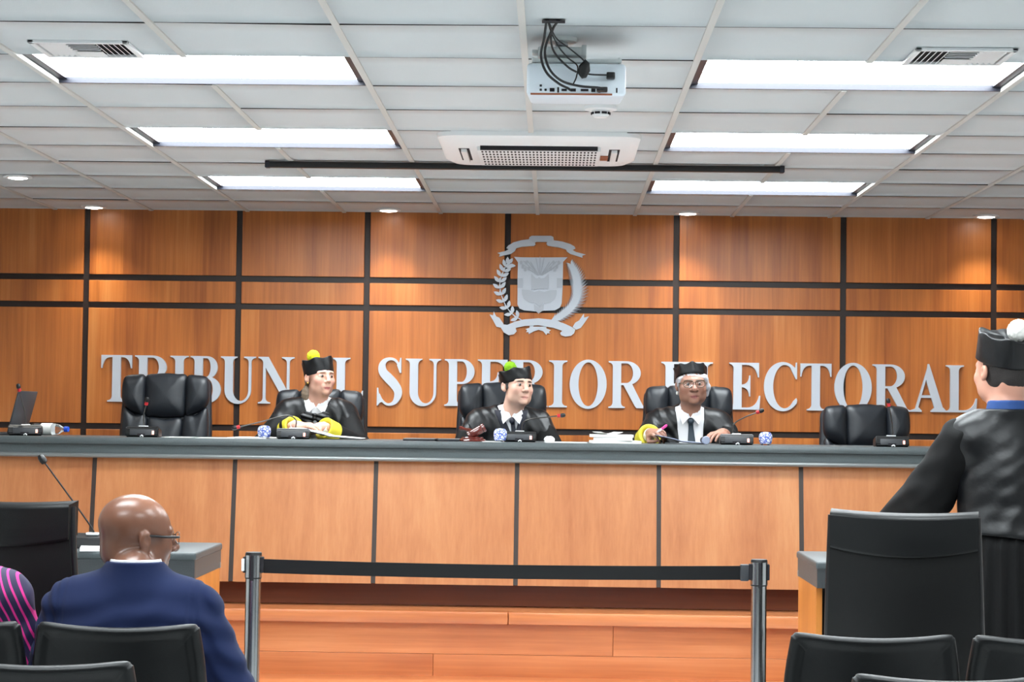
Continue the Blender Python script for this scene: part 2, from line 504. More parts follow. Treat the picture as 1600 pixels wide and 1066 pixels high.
# ceiling: slightly uneven tiles, light tee bars along the room
fixture_tiles = set()
light_rows = (9, 6, 3, 12, 15)
for k in light_rows:
    for j in (-3, -2, 1, 2): fixture_tiles.add((j, k))
bm = bmesh.new()
for j in range(-7, 7):
    for k in range(1, 29):
        if (j, k) in fixture_tiles: continue
        x0, x1, y0, y1 = gx(j) + 0.004, gx(j+1) - 0.004, gy(k) + 0.0015, gy(k-1) - 0.0015
        if x1 < XL or x0 > XR or y1 < YB: continue
        d = [random.uniform(0.0, 0.0055) if random.random() < 0.6 else random.uniform(0, 0.0015) for _ in range(2)]
        sag = random.uniform(0.0, 0.004)
        nn = 4; g = []
        for a in range(nn + 1):
            row = []
            for b_ in range(nn + 1):
                u, v = a / nn, b_ / nn
                drop = (d[0] * (1-u) + d[1] * u) * (1 - v) + sag * 4 * u * (1-u) * (1 - abs(2*v-1)) * 0.6
                row.append(bm.verts.new((x0 + (x1-x0)*u, y0 + (y1-y0)*v, CEIL - drop)))
            g.append(row)
        for a in range(nn):
            for b_ in range(nn):
                f = bm.faces.new((g[a][b_], g[a+1][b_], g[a+1][b_+1], g[a][b_+1])); f.smooth = True
        top = {}
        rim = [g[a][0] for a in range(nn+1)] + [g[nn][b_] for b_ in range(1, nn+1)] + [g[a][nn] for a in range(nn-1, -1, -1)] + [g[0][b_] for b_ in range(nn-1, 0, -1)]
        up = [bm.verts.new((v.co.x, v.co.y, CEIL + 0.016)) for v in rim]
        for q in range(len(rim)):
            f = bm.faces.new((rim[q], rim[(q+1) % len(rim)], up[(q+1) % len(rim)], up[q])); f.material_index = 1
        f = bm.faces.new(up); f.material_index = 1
me = bpy.data.meshes.new('ceiling'); bm.to_mesh(me); bm.free()
ceiling = link_mesh('ceiling', me, [M['ceiling_tile'], M['gap_shade']])
tag(ceiling, kind='structure')
bm = bmesh.new()
for j in range(-7, 8):
    segs = [(YB, WALL_Y - 0.006)]
    if j in (-2, 2):                       # the bars stop at the light fittings
        ys = [YB]
        for k in sorted(light_rows, reverse=True):
            if gy(k) > YB: ys += [gy(k) - 0.002, gy(k-1) + 0.002]
        ys.append(WALL_Y - 0.006)
        segs = list(zip(ys[0::2], ys[1::2]))
    for a, b_ in segs:
        if b_ > a: add_box(bm, (gx(j) - 0.012, a, CEIL - 0.007), (gx(j) + 0.012, b_, CEIL + 0.010))
obj('grid_bar', bm, M['grid'], ceiling)
box('plenum_deck', (XL, YB, CEIL + 0.16), (XR, WALL_Y + 0.1, CEIL + 0.19), M['gap_shade'], ceiling)

# ------------------------------------------------------------------ ceiling lights
def make_troffer(name, label, j, k):
    x0, x1, y0, y1 = gx(j), gx(j+2), gy(k), gy(k-1)
    cx, cy = (x0+x1)/2, (y0+y1)/2
    t = thing(name, label, 'ceiling light', (cx, cy, CEIL), 0, 'recessed ceiling lights')
    w, h = (x1-x0)/2, (y1-y0)/2 - 0.001
    bm = bmesh.new()
    add_box(bm, (-w, -h, 0.012), (-w + 0.045, h, 0.05)); add_box(bm, (w - 0.045, -h, 0.012), (w, h, 0.05))
    add_box(bm, (-w, h - 0.014, -0.003), (w, h, 0.05)); add_box(bm, (-w, -h, 0.004), (w, -h + 0.008, 0.05))
    obj('frame', bm, M['dark_metal'], t)
    bm = bmesh.new(); add_box(bm, (-w + 0.0455, -h + 0.0085, 0.020), (w - 0.0455, h - 0.0145, 0.03)); obj('diffuser', bm, M['lens'], t)
    bm = bmesh.new()
    for i in range(1, 7):
        x = -w + 0.045 + (2*w - 0.09) * i / 7
        add_box(bm, (x - 0.0012, -h + 0.012, 0.013), (x + 0.0012, h * 0.36, 0.0195))
    add_box(bm, (-w + 0.05, h * 0.36, 0.013), (w - 0.05, h * 0.36 + 0.003, 0.0195))
    add_box(bm, (-w + 0.05, -h * 0.36, 0.013), (w - 0.05, -h * 0.36 + 0.002, 0.0195))
    obj('louver', bm, M['white_plastic'], t)
    bm = bmesh.new(); add_box(bm, (-w, -h, 0.05), (w, h, 0.10)); obj('housing', bm, M['grid'], t)
    return t
names = {9: 'nearest the projector and air vent, lowest row toward the seats', 6: 'in the middle row level with the air conditioner', 3: 'in the small row closest to the wooden wall'}
for k in light_rows:
    if gy(k) < YB: continue
    for j, side in ((-3, 'left'), (1, 'right')):
        lab = {9: f'{side} rectangular ceiling light in the front row, beside the square air vent',
               6: f'{side} rectangular ceiling light in the middle row, beside the air conditioner',
               3: f'{side} rectangular ceiling light in the last row before the wooden wall',
               12: f'{side} rectangular ceiling light over the seat rows, past the photo edge',
               15: f'{side} rectangular ceiling light over the viewer, past the photo edge',
               18: f'{side} rectangular ceiling light one row behind the viewer',
               21: f'{side} rectangular ceiling light two rows behind the viewer',
               24: f'{side} rectangular ceiling light three rows behind the viewer'}[k]
        make_troffer('ceiling_light', lab, j, k)

def make_downlight(label, x, y):
    t = thing('downlight', label, 'downlight', (x, y, CEIL - 0.004), 0, 'round downlights')
    lathe('trim_ring', [(0.058, -0.010), (0.078, -0.008), (0.080, 0.0), (0.058, 0.0)], M['white_plastic'], t)
    lathe('lamp', [(0.0, -0.016), (0.030, -0.015), (0.057, -0.009), (0.057, -0.001), (0.0, -0.001)], M['lamp_disc'], t)
    ld = bpy.data.lights.new('downlight_beam', 'SPOT')
    ld.energy = DOWNLIGHT_WATTS; ld.spot_size = math.radians(96); ld.spot_blend = 0.9; ld.shadow_soft_size = 0.04
    ld.color = (1.0, 0.95, 0.86)
    lo = bpy.data.objects.new('downlight_beam', ld); col.objects.link(lo); lo.parent = t; lo.location = (0, 0, -0.022)
    return t
for x, w in ((-2.90, 'first strip from the left'), (-1.05, 'third strip from the left'), (0.815, 'strip right of the silver emblem'), (2.665, 'strip above the standing man')):
    make_downlight(f'small round downlight at the wooden wall, by the {w}', x, 12.38)
make_downlight('small round downlight away from the wall at the far left', -2.96, 10.83)

# ------------------------------------------------------------------ vents
def make_vent(label, x, flip):
    t = thing('ceiling_vent', label, 'air vent', (x, 6.955, CEIL - 0.002), 0, 'square ceiling vents')
    w, h = 0.175, 0.145
    bm = bmesh.new()
    for lo, hi in (((-w, -h, -0.012), (w, -h + 0.022, 0)), ((-w, h - 0.022, -0.012), (w, h, 0)), ((-w, -h, -0.012), (-w + 0.022, h, 0)), ((w - 0.022, -h, -0.012), (w, h, 0))):
        add_box(bm, lo, hi, 0.003)
    obj('frame', bm, M['white_plastic'], t, smooth=35)
    box('duct_back', (-w + 0.02, -h + 0.02, -0.0015), (w - 0.02, h - 0.02, 0.0), M['dark_hole'], t)
    def slat(name, c, ln, ax, tilt):
        bm = bmesh.new()
        Mx = Matrix.Translation(c) @ Matrix.Rotation(tilt, 4, ax)
        if ax == 'Y': add_box(bm, (-0.008, -ln/2, -0.001), (0.008, ln/2, 0.001), M=Mx)
        else: add_box(bm, (-ln/2, -0.011, -0.001), (ln/2, 0.011, 0.001), M=Mx)
        obj(name, bm, M['white_plastic'], t)
    for i in range(5):
        slat('slat', (-0.135 + 0.02*i, 0, -0.007), 0.24, 'Y', math.radians(-40))
        slat('slat', (0.135 - 0.02*i, 0, -0.007), 0.24, 'Y', math.radians(40))
    for i in range(4): slat('slat', (0, -0.095 + 0.032*i, -0.007), 0.10, 'X', math.radians(25))
    box('center_plate', (-0.048, 0.03, -0.011), (0.048, 0.12, -0.009), M['white_plastic'], t)
    return t
make_vent('square white air vent in the ceiling tile at the upper left', -1.665, 0)
make_vent('square white air vent in the ceiling tile at the upper right', 1.40, 1)

# ------------------------------------------------------------------ air conditioner cassette
ac = thing('air_conditioner', 'white ceiling cassette air conditioner with perforated grille in the middle of the ceiling', 'air conditioner', (-0.085, 9.40, CEIL))
bm = bmesh.new()
out = rrect(0.93, 0.93, 0.10, 6)
lo_ = rrect(0.84, 0.84, 0.09, 6)
ra = [bm.verts.new((x, y, -0.006)) for x, y in out]; rb = [bm.verts.new((x, y, -0.020)) for x, y in rrect(0.925, 0.925, 0.10, 6)]
rc = [bm.verts.new((x, y, -0.044)) for x, y in lo_]
rt = [bm.verts.new((x, y, 0.0)) for x, y in out]
for a, b_ in ((rt, ra), (ra, rb), (rb, rc)):
    for i in range(len(a)): bm.faces.new((a[i], a[(i+1) % len(a)], b_[(i+1) % len(a)], b_[i]))
bm.faces.new(rc); bm.faces.new(rt[::-1])
obj('panel', bm, M['white_plastic'], ac, smooth=30)
box('grille', (-0.285, -0.27, -0.064), (0.285, 0.27, -0.043), M['white_plastic'], ac, bevel=0.004)
bm = bmesh.new()
for r in range(6):
    for c in range(32):
        x = -0.262 + 0.0169 * c; y = -0.235 + 0.09 * r
        n = 8
        top = [bm.verts.new((x + 0.0052*math.cos(2*PI*q/n), y + 0.030*math.sin(2*PI*q/n), -0.0646)) for q in range(n)]
        bm.faces.new(top)
hs = obj('grille_hole', bm, M['dark_hole'], ac); hs['kind'] = 'stuff'
for nm, lo, hi in (('air_outlet', (-0.27, -0.300, -0.062), (0.27, -0.2705, -0.0437)), ('air_outlet', (-0.27, 0.315, -0.0455), (0.27, 0.375, -0.0437)),
                   ('air_outlet', (-0.375, -0.20, -0.0455), (-0.325, 0.22, -0.0437)), ('air_outlet', (0.325, -0.20, -0.0455), (0.375, 0.22, -0.0437))):
    o = box(nm, lo, hi, M['dark_hole'], ac)
    bm = bmesh.new()
    if hi[0] - lo[0] > 0.2:
        for i in range(10):
            x = lo[0] + 0.03 + 0.053 * i
            add_box(bm, (x - 0.002, lo[1] + 0.004, -0.060 if lo[1] < 0 else -0.050), (x + 0.002, hi[1] - 0.004, -0.0456))
        s = 1 if lo[1] > 0 else -1
        if s > 0: add_box(bm, (lo[0], lo[1] - 0.004, -0.056), (hi[0], hi[1] - 0.045, -0.0456))
    else:
        s = 1 if lo[0] > 0 else -1
        add_box(bm, (lo[0] + 0.012, lo[1] + 0.01, -0.060), (hi[0] - 0.012, hi[1] - 0.01, -0.0456))
    obj('vane', bm, M['white_plastic'], o)
box('badge', (0.290, 0.02, -0.0485), (0.326, 0.17, -0.0440), M['badge'], ac)

# ------------------------------------------------------------------ projection screen housing
ps = thing('projection_screen', 'long thin black projection screen bar under the ceiling behind the air conditioner', 'projection screen', (-0.168, 10.04, CEIL - 0.022))
bm = bmesh.new(); add_box(bm, (-1.30, -0.022, -0.017), (1.30, 0.022, 0.014), 0.006); obj('housing', bm, M['black_plastic'], ps, smooth=35)
for s in (-1, 1):
    box('end_cap', (s*1.302 - 0.012, -0.024, -0.019), (s*1.302 + 0.012, 0.024, 0.016), M['dark_metal'], ps, bevel=0.004)
    box('bracket', (s*1.2 - 0.012, -0.012, 0.010), (s*1.2 + 0.012, 0.012, 0.022), M['bracket'], ps)

# ------------------------------------------------------------------ smoke detector
sd = thing('smoke_detector', 'small round cream smoke detector just behind the projector', 'smoke detector', (0.177, 8.20, CEIL))
lathe('base', [(0.05, -0.018), (0.066, -0.014), (0.068, 0.0), (0.0, 0.0)], M['white_plastic'], sd)
lathe('sensor_head', [(0.0, -0.046), (0.028, -0.045), (0.036, -0.036), (0.038, -0.018), (0.0, -0.018)], M['white_plastic'], sd)
bm = bmesh.new()
for q in range(8):
    a = 2*PI*q/8 + 0.39
    add_box(bm, (-0.011, -0.003, -0.034), (0.011, 0.003, -0.025), M=Matrix.Rotation(a, 4, 'Z') @ Matrix.Translation((0, 0.0365, 0)))
obj('sensor_slot', bm, M['dark_hole'], sd)

# ------------------------------------------------------------------ projector
pj = thing('projector', 'white projector hung from the ceiling by a bracket with loose black cables', 'projector', (0.06, 6.60, CEIL))
bm = bmesh.new()
add_box(bm, (-0.165, 0.0, -0.214), (0.165, 0.27, -0.106), 0.012, 3)
for v in bm.verts:                       # the casing narrows towards the lens end and lifts at the bottom front
    if v.co.y > 0.2: v.co.x *= 0.95; v.co.z += 0.012 if v.co.z < -0.16 else 0
obj('casing', bm, M['projector_white'], pj, smooth=35)
lathe('lens_barrel', [(0.0, 0.0), (0.034, 0.0), (0.036, 0.03), (0.03, 0.032), (0.0, 0.03)], M['black_plastic'], pj, M=Matrix.Translation((-0.07, 0.265, -0.155)) @ Matrix.Rotation(-PI/2, 4, 'X'))
for x, w, h in ((-0.075, 0.016, 0.012), (-0.055, 0.006, 0.018), (-0.035, 0.018, 0.008), (-0.005, 0.018, 0.010), (0.033, 0.026, 0.008), (0.062, 0.014, 0.012), (0.082, 0.008, 0.016), (0.140, 0.005, 0.016)):
    box('port', (x - w/2 - 0.005, -0.0012, -0.196 - h/2), (x + w/2 - 0.005, 0.002, -0.196 + h/2), M['dark_hole'], pj)
for x, z in ((-0.118, -0.182), (-0.118, -0.196), (-0.102, -0.196)):
    box('audio_jack', (x - 0.004, -0.0012, z - 0.004), (x + 0.004, 0.002, z + 0.004), M['dark_hole'], pj, bevel=0.0015)
box('port_label', (-0.152, -0.0008, -0.213), (0.12, 0.001, -0.207), M['badge'], pj)
# bracket
box('bracket_arm', (-0.148, 0.03, -0.098), (0.152, 0.055, -0.086), M['bracket'], pj, bevel=0.002)
box('bracket_arm', (-0.148, 0.19, -0.098), (0.152, 0.215, -0.086), M['bracket'], pj, bevel=0.002)
for x in (-0.145, 0.145):
    for y in (0.042, 0.202):
        lathe('bracket_foot', [(0.009, -0.110), (0.009, -0.102), (0.005, -0.101), (0.005, -0.080), (0.0, -0.079)], M['bracket'], pj, 12, c=(x, y))
box('tilt_plate', (-0.105, 0.06, -0.088), (0.015, 0.18, -0.076), M['bracket'], pj, bevel=0.004)
bm = bmesh.new(); add_box(bm, (-0.13, 0.075, -0.066), (0.03, 0.17, -0.036), 0.006); add_box(bm, (-0.15, 0.09, -0.056), (-0.13, 0.15, -0.044), 0.003)
add_box(bm, (0.018, 0.07, -0.068), (0.034, 0.175, -0.030), 0.003); obj('swivel_head', bm, M['bracket'], pj, smooth=35)
lathe('mount_stem', [(0.016, -0.080), (0.016, -0.030), (0.022, -0.026), (0.022, -0.012), (0.0, -0.012)], M['steel'], pj, 20, c=(-0.05, 0.12))
lathe('ceiling_plate', [(0.0, -0.016), (0.05, -0.014), (0.054, -0.004), (0.054, 0.0), (0.0, 0.0)], M['bracket'], pj, 28, c=(-0.05, 0.12))
box('cable_opening', (-0.115, -0.222, -0.0080), (-0.040, -0.178, -0.0070), M['dark_hole'], pj)
cb = M['black_plastic']
tube('cable', [(-0.10, -0.20, 0.0), (-0.108, -0.14, -0.05), (-0.118, -0.10, -0.10), (-0.10, -0.075, -0.15), (-0.06, -0.05, -0.182), (-0.028, -0.012, -0.192), (-0.02, 0.0, -0.196)], 0.0042, cb, pj, 10, 6)
tube('cable', [(-0.06, -0.20, 0.0), (-0.085, -0.15, -0.03), (-0.105, -0.11, -0.085), (-0.09, -0.085, -0.14), (-0.05, -0.06, -0.175), (0.01, -0.045, -0.190), (0.07, -0.035, -0.193), (0.098, -0.02, -0.196)], 0.0042, cb, pj, 10, 6)
tube('cable', [(-0.065, -0.20, 0.0), (-0.085, -0.13, -0.04), (-0.075, -0.09, -0.085), (-0.03, -0.07, -0.13), (0.0, -0.06, -0.146)], 0.0034, cb, pj, 10, 6)
tube('cable', [(-0.098, -0.20, 0.0), (-0.085, -0.14, -0.03), (-0.06, -0.10, -0.07), (-0.03, -0.07, -0.10), (0.002, -0.06, -0.125), (0.0, -0.055, -0.16), (-0.012, -0.05, -0.188)], 0.0024, cb, pj, 8, 6)
tube('cable', [(-0.095, -0.20, 0.0), (-0.07, -0.13, -0.045), (-0.02, -0.08, -0.075), (0.02, -0.065, -0.105), (0.026, -0.06, -0.118)], 0.0024, cb, pj, 8, 6)
tube('cable', [(0.018, -0.058, -0.148), (0.05, -0.05, -0.152), (0.10, -0.03, -0.150)], 0.0030, cb, pj, 8, 4)
bm = bmesh.new()
add_pillow(bm, [(0.024 + 0.021*x, -0.135 + 0.033*z) for x, z in ((0.2, 1), (0.9, 0.6), (1, -0.2), (0.4, -0.9), (-0.3, -1), (-0.9, -0.5), (-0.8, 0.3))], 0.012, 0.012, 5, off=(0, -0.058, 0))
obj('power_adapter', bm, cb, pj, smooth=40)
box('plug', (0.100, -0.035, -0.160), (0.128, 0.0, -0.140), cb, pj, bevel=0.003)
box('plug', (0.068, -0.030, -0.203), (0.104, 0.0, -0.189), cb, pj, bevel=0.003)

# ------------------------------------------------------------------ wall lettering
LH = 0.296          # cap height
LX = lambda px: (px - 866.0) / 247.0
SW, TH, TN = 0.178, 0.046, 0.062

def arc(cx, cy, rx, ry, a0, a1, n=18):
    return [(cx + rx*math.cos(math.radians(a0 + (a1-a0)*i/n)), cy + ry*math.sin(math.radians(a0 + (a1-a0)*i/n))) for i in range(n+1)]
def brk(px, py, qx, qy, cx, cy, n=6):
    return [((1-t)**2*px + 2*t*(1-t)*cx + t*t*qx, (1-t)**2*py + 2*t*(1-t)*cy + t*t*qy) for t in [i/n for i in range(n+1)]]
def stem(x0, x1, top=(0.1, 0.1), bot=(0.1, 0.1), y0=0.0, y1=1.0, b=0.085):
    p = []
    if bot:
        l, r = bot
        p += [(x0 - l, y0), (x1 + r, y0), (x1 + r, y0 + TH*0.6)]
        p += brk(x1 + r, y0 + TH*0.6, x1, y0 + TH + b, x1, y0 + TH*0.8) if r > 0.01 else []
    else: p += [(x0, y0), (x1, y0)]
    if top:
        l, r = top
        p += brk(x1, y1 - TH - b, x1 + r, y1 - TH*0.6, x1, y1 - TH*0.8) if r > 0.01 else []
        p += [(x1 + r, y1 - TH*0.6), (x1 + r, y1), (x0 - l, y1), (x0 - l, y1 - TH*0.6)]
        p += brk(x0 - l, y1 - TH*0.6, x0, y1 - TH - b, x0, y1 - TH*0.8) if l > 0.01 else []
    else: p += [(x1, y1), (x0, y1)]
    if bot:
        l, r = bot
        p += brk(x0, y0 + TH + b, x0 - l, y0 + TH*0.6, x0, y0 + TH*0.8) if l > 0.01 else []
        p += [(x0 - l, y0 + TH*0.6)]
    q = [p[0]]
    for a in p[1:]:
        if abs(a[0]-q[-1][0]) + abs(a[1]-q[-1][1]) > 1e-5: q.append(a)
    if abs(q[0][0]-q[-1][0]) + abs(q[0][1]-q[-1][1]) < 1e-5: q.pop()
    return q
def bowl(xs, xe, yc, ry, t, thin):
    xm = xs + (xe - xs) * 0.28
    return [(xs, yc + ry)] + arc(xm, yc, xe - xm, ry, 90, -90) + [(xs, yc - ry), (xs, yc - ry + thin)] + arc(xm, yc, xe - xm - t, ry - thin, -90, 90) + [(xs, yc + ry - thin)]
def armE(W, lo):
    if lo: return [(0.15, 0), (W - 0.02, 0), (W, 0.30), (W - 0.025, 0.30)] + brk(W - 0.025, 0.30, W - 0.28, TH, W - 0.08, TH) + [(0.15, TH)]
    return [(0.15, 1), (W, 1), (W, 0.69), (W - 0.025, 0.69)] + brk(W - 0.025, 0.69, W - 0.27, 1 - TH, W - 0.07, 1 - TH) + [(0.15, 1 - TH)]
def stroke(pts, n=6):
    c = smooth_path([(x, y, w) for x, y, w in pts], n)
    L, R = [], []
    for i, p in enumerate(c):
        t = c[min(i+1, len(c)-1)] - c[max(i-1, 0)]
        d = math.hypot(t.x, t.y) or 1
        nx, ny = -t.y/d, t.x/d
        L.append((p.x + nx*p.z/2, p.y + ny*p.z/2)); R.append((p.x - nx*p.z/2, p.y - ny*p.z/2))
    return L + R[::-1]

def glyph(ch):
    if ch == 'I': return [stem(0.107, 0.285, (0.107, 0.105), (0.107, 0.105))]
    if ch == 'T':
        W = 0.66
        return [stem(W/2 - SW/2, W/2 + SW/2, None, (0.10, 0.10), 0, 0.97),
                [(0.0, 1), (W, 1), (W, 0.72), (W - 0.022, 0.72)] + brk(W - 0.022, 0.72, W - 0.20, 1 - TH, W - 0.05, 1 - TH) + brk(0.20, 1 - TH, 0.022, 0.72, 0.05, 1 - TH) + [(0.0, 0.72)]]
    if ch == 'P': return [stem(0.09, 0.268, (0.09, 0.0), (0.09, 0.12)), bowl(0.26, 0.64, 0.735, 0.265, 0.165, TH)]
    if ch == 'R': return [stem(0.09, 0.268, (0.09, 0.0), (0.09, 0.085)), bowl(0.26, 0.685, 0.745, 0.255, 0.165, TH),
                          [(0.30, 0.535), (0.335, 0.46), (0.56, 0.05), (0.60, 0.0), (0.80, 0.0), (0.79, 0.03), (0.735, 0.06), (0.50, 0.52), (0.40, 0.535)]]
    if ch == 'B': return [stem(0.09, 0.268, (0.09, 0.0), (0.09, 0.0)), bowl(0.26, 0.585, 0.757, 0.243, 0.15, TH), bowl(0.26, 0.66, 0.28, 0.28, 0.17, TH)]
    if ch == 'L': return [stem(0.09, 0.268, (0.09, 0.11), (0.09, 0.0)), armE(0.66, True)]
    if ch == 'E': return [stem(0.09, 0.268, (0.09, 0.0), (0.09, 0.0)), armE(0.635, False), armE(0.665, True),
                          [(0.25, 0.475), (0.25, 0.535)] + brk(0.28, 0.535, 0.425, 0.73, 0.42, 0.55) + [(0.45, 0.73), (0.45, 0.28), (0.425, 0.28)] + brk(0.425, 0.28, 0.28, 0.475, 0.42, 0.46)]
    if ch == 'U':
        a = [(0.09, 0.95)] + arc(0.375, 0.285, 0.285, 0.30, 180, 360) + [(0.66, 0.95), (0.602, 0.95)] + arc(0.435, 0.285, 0.167, 0.235, 360, 180) + [(0.268, 0.95)]
        return [a, stem(0.09, 0.268, (0.09, 0.085), None, 0.80, 1.0), stem(0.602, 0.66, (0.10, 0.095), None, 0.80, 1.0)]
    if ch == 'N':
        return [stem(0.105, 0.163, None, (0.10, 0.10), 0.0, 0.93), stem(0.615, 0.673, (0.11, 0.10), None, 0.02, 1.0),
                [(0.0, 1.0), (0.215, 1.0), (0.672, 0.20), (0.672, -0.015), (0.615, -0.015), (0.105, 0.86)] + brk(0.105, 0.88, 0.0, 1 - TH*0.6, 0.09, 0.96)]
    if ch == 'A':
        def foot(x0, x1, l, r):
            return [(x0 - l, 0), (x1 + r, 0), (x1 + r, TH*0.6)] + brk(x1 + r, TH*0.6, x1 - 0.03, TH + 0.09, x1, TH*0.8) + brk(x0 - 0.025, TH + 0.09, x0 - l, TH*0.6, x0, TH*0.8)
        return [[(0.375, 1.02), (0.405, 1.02), (0.72, 0.02), (0.535, 0.02), (0.335, 0.70)],
                [(0.385, 1.0), (0.395, 0.88), (0.155, 0.02), (0.10, 0.02)],
                [(0.20, 0.30), (0.48, 0.30), (0.465, 0.355), (0.215, 0.355)],
                [(0.0, 0), (0.25, 0), (0.25, TH*0.6), (0.172, TH + 0.06), (0.11, TH + 0.02), (0.0, TH*0.6)],
                [(0.44, 0), (0.77, 0), (0.77, TH*0.6), (0.705, TH + 0.05), (0.52, TH + 0.05), (0.44, TH*0.6)]]
    if ch == 'O':
        o = arc(0.395, 0.5, 0.395, 0.525, 0, 360, 48)[:-1]; i = arc(0.395, 0.5, 0.205, 0.468, 0, 360, 48)[:-1]
        q = []
        for a in range(0, 48, 12):
            s = [(a + t) % 48 for t in range(13)]
            q.append([o[t] for t in s] + [i[t] for t in reversed(s)])
        return q
    if ch == 'C':
        o = arc(0.40, 0.5, 0.40, 0.525, 62, 318, 40); i = arc(0.44, 0.5, 0.245, 0.462, 50, 318, 40)
        q = []
        for a in range(0, 40, 10): q.append(o[a:a+11] + i[a:a+11][::-1])
        q.append([o[0], (0.66, 0.90), (0.675, 1.015), (0.70, 1.015), (0.70, 0.66), (0.675, 0.66), i[2], i[0]])
        q.append([o[-1], (0.705, 0.215), (0.69, 0.26), i[-1]])
        return q
    if ch == 'S':
        return [stroke([(0.475, 0.80, 0.03), (0.43, 0.91, 0.045), (0.36, 0.975, 0.055), (0.26, 0.988, 0.065), (0.16, 0.945, 0.10), (0.105, 0.845, 0.145), (0.125, 0.71, 0.18), (0.24, 0.58, 0.20),
                        (0.36, 0.455, 0.195), (0.445, 0.32, 0.175), (0.445, 0.19, 0.15), (0.385, 0.07, 0.10), (0.29, 0.018, 0.06), (0.19, 0.03, 0.05), (0.10, 0.12, 0.04), (0.045, 0.24, 0.03)]),
                [(0.472, 0.93), (0.49, 1.015), (0.515, 1.015), (0.515, 0.69), (0.485, 0.69), (0.42, 0.86)],
                [(0.0, -0.01), (0.03, -0.01), (0.06, 0.05), (0.12, 0.07), (0.05, 0.20), (0.025, 0.37), (0.0, 0.37)]]

def make_letter(ch, x, label):
    bm = bmesh.new()
    for i, poly in enumerate(glyph(ch)):
        add_prism(bm, [(px * LH, pz * LH) for px, pz in poly], -0.020 - 0.00012*i, 0.0)
    o = obj('letter_' + ch.lower(), bm, M['alu'], smooth=40)
    o.location = (x, WALL_Y - 0.006, 1.5085)
    tag(o, label, 'letter', 'silver wall letters')
ordw = ['first', 'second', 'third', 'fourth', 'fifth', 'sixth', 'seventh', 'eighth', 'ninth']
for word, px in (('TRIBUNAL', (155.1, 208, 263.8, 295.4, 343, 402, 462, 518.5)),
                 ('SUPERIOR', (588.5, 633, 694, 745.7, 797, 857, 889.4, 950)),
                 ('ELECTORAL', (1032, 1084.5, 1137.6, 1191.7, 1248, 1301, 1360, 1418, 1473.7))):
    for i, (ch, p) in enumerate(zip(word, px)):
        make_letter(ch, LX(p), f'raised silver serif letter {ch}, {ordw[i]} letter of the wall word {word}')

# ------------------------------------------------------------------ coat of arms
em = thing('coat_of_arms', 'silver metal coat of arms with shield, branches and ribbons on the wooden wall', 'emblem', (-0.102, WALL_Y - 0.006, 2.273))
ES = 0.000722
def ep(x, y): return ((x - 565) * ES, -(y - 0.012*(x - 565) - 550) * ES)
def eprism(bm, pts, y0, y1, sm=0):
    q = [ep(*p) for p in pts]
    if sm: q = smooth_loop(q, sm)
    add_prism(bm, q, y0, y1)
bm = bmesh.new()
eprism(bm, [(465,138),(471,118),(490,107),(660,108),(680,118),(684,146),(632,172),(620,161),(530,160),(518,168)], -0.022, -0.004)
eprism(bm, [(470,136),(400,145),(330,165),(285,192),(268,214),(290,226),(262,240),(190,258),(213,268),(205,290),(252,278),(312,265),(345,240),(354,216),(400,204),(470,198),(510,196),(525,182),(516,165)], -0.018, 0)
eprism(bm, [(684,146),(760,158),(830,180),(865,200),(875,218),(850,232),(880,250),(965,272),(935,281),(938,300),(890,284),(830,266),(800,245),(792,228),(740,212),(670,201),(630,193),(618,176),(625,166)], -0.018, 0)
obj('upper_ribbon', bm, M['alu'], em)
bm = bmesh.new()
eprism(bm, [(338,292),(400,296),(570,298),(805,296),(768,335),(766,560),(760,700),(745,738),(700,762),(600,765),(575,772),(558,792),(540,772),(430,762),(390,745),(372,710),(370,450),(372,340)], -0.018, 0)
sh = obj('shield', bm, M['alu'], em)
bm = bmesh.new()
k_ = 0
def rel(pts, h=0.003):
    h += 0.002
    global k_
    k_ += 1
    eprism(bm, pts, -0.018 - h - 0.0001*k_, -0.0175)
rel([(372,480),(415,480),(415,565),(372,565)]); rel([(715,480),(764,480),(764,563),(715,563)])
rel([(490,440),(560,490),(540,575),(495,578),(420,566),(415,570),(490,575)]) if False else None
rel([(490,440),(540,490),(530,570),(492,578)]); rel([(642,442),(590,490),(600,570),(638,578)])
rel([(512,478),(545,482),(560,470),(575,482),(606,478),(606,578),(560,572),(514,586)], 0.005)
rel([(410,580),(470,582),(520,600),(520,700),(470,690),(425,660),(412,620)], 0.0025); rel([(715,584),(660,585),(605,600),(605,704),(660,695),(700,665),(714,625)], 0.0025)
rel([(520,600),(560,590),(605,600),(605,690),(565,732),(520,692)], 0.006)
rel([(516,708),(560,735),(604,708),(602,760),(560,788),(520,762)], 0.002)
for tx, ty in ((395,345),(425,332),(455,328),(485,342),(530,305),(565,300),(600,305),(645,342),(680,330),(708,336),(740,350)):
    dx, dy = tx - 565, ty - 470; d = math.hypot(dx, dy); nx, ny = -dy/d*4, dx/d*4
    bx, by = 565 + dx*0.12, 470 + dy*0.12
    rel([(bx+nx*.6, by+ny*.6), (tx+nx, ty+ny), (tx+dx*.06, ty+dy*.06), (tx-nx, ty-ny), (bx-nx*.6, by-ny*.6)], 0.0035)
for sx in (-1, 1):
    for i, (ox, oy) in enumerate(((150, -95), (120, -130), (95, -80), (165, -130), (130, -70))):
        x, y = 565 + sx*ox, 470 + oy
        rel([(x-10, y+18), (x-12, y-6), (x, y-16), (x+12, y-4), (x+8, y+20)], 0.0015)
obj('shield_relief', bm, M['alu_relief'], sh)
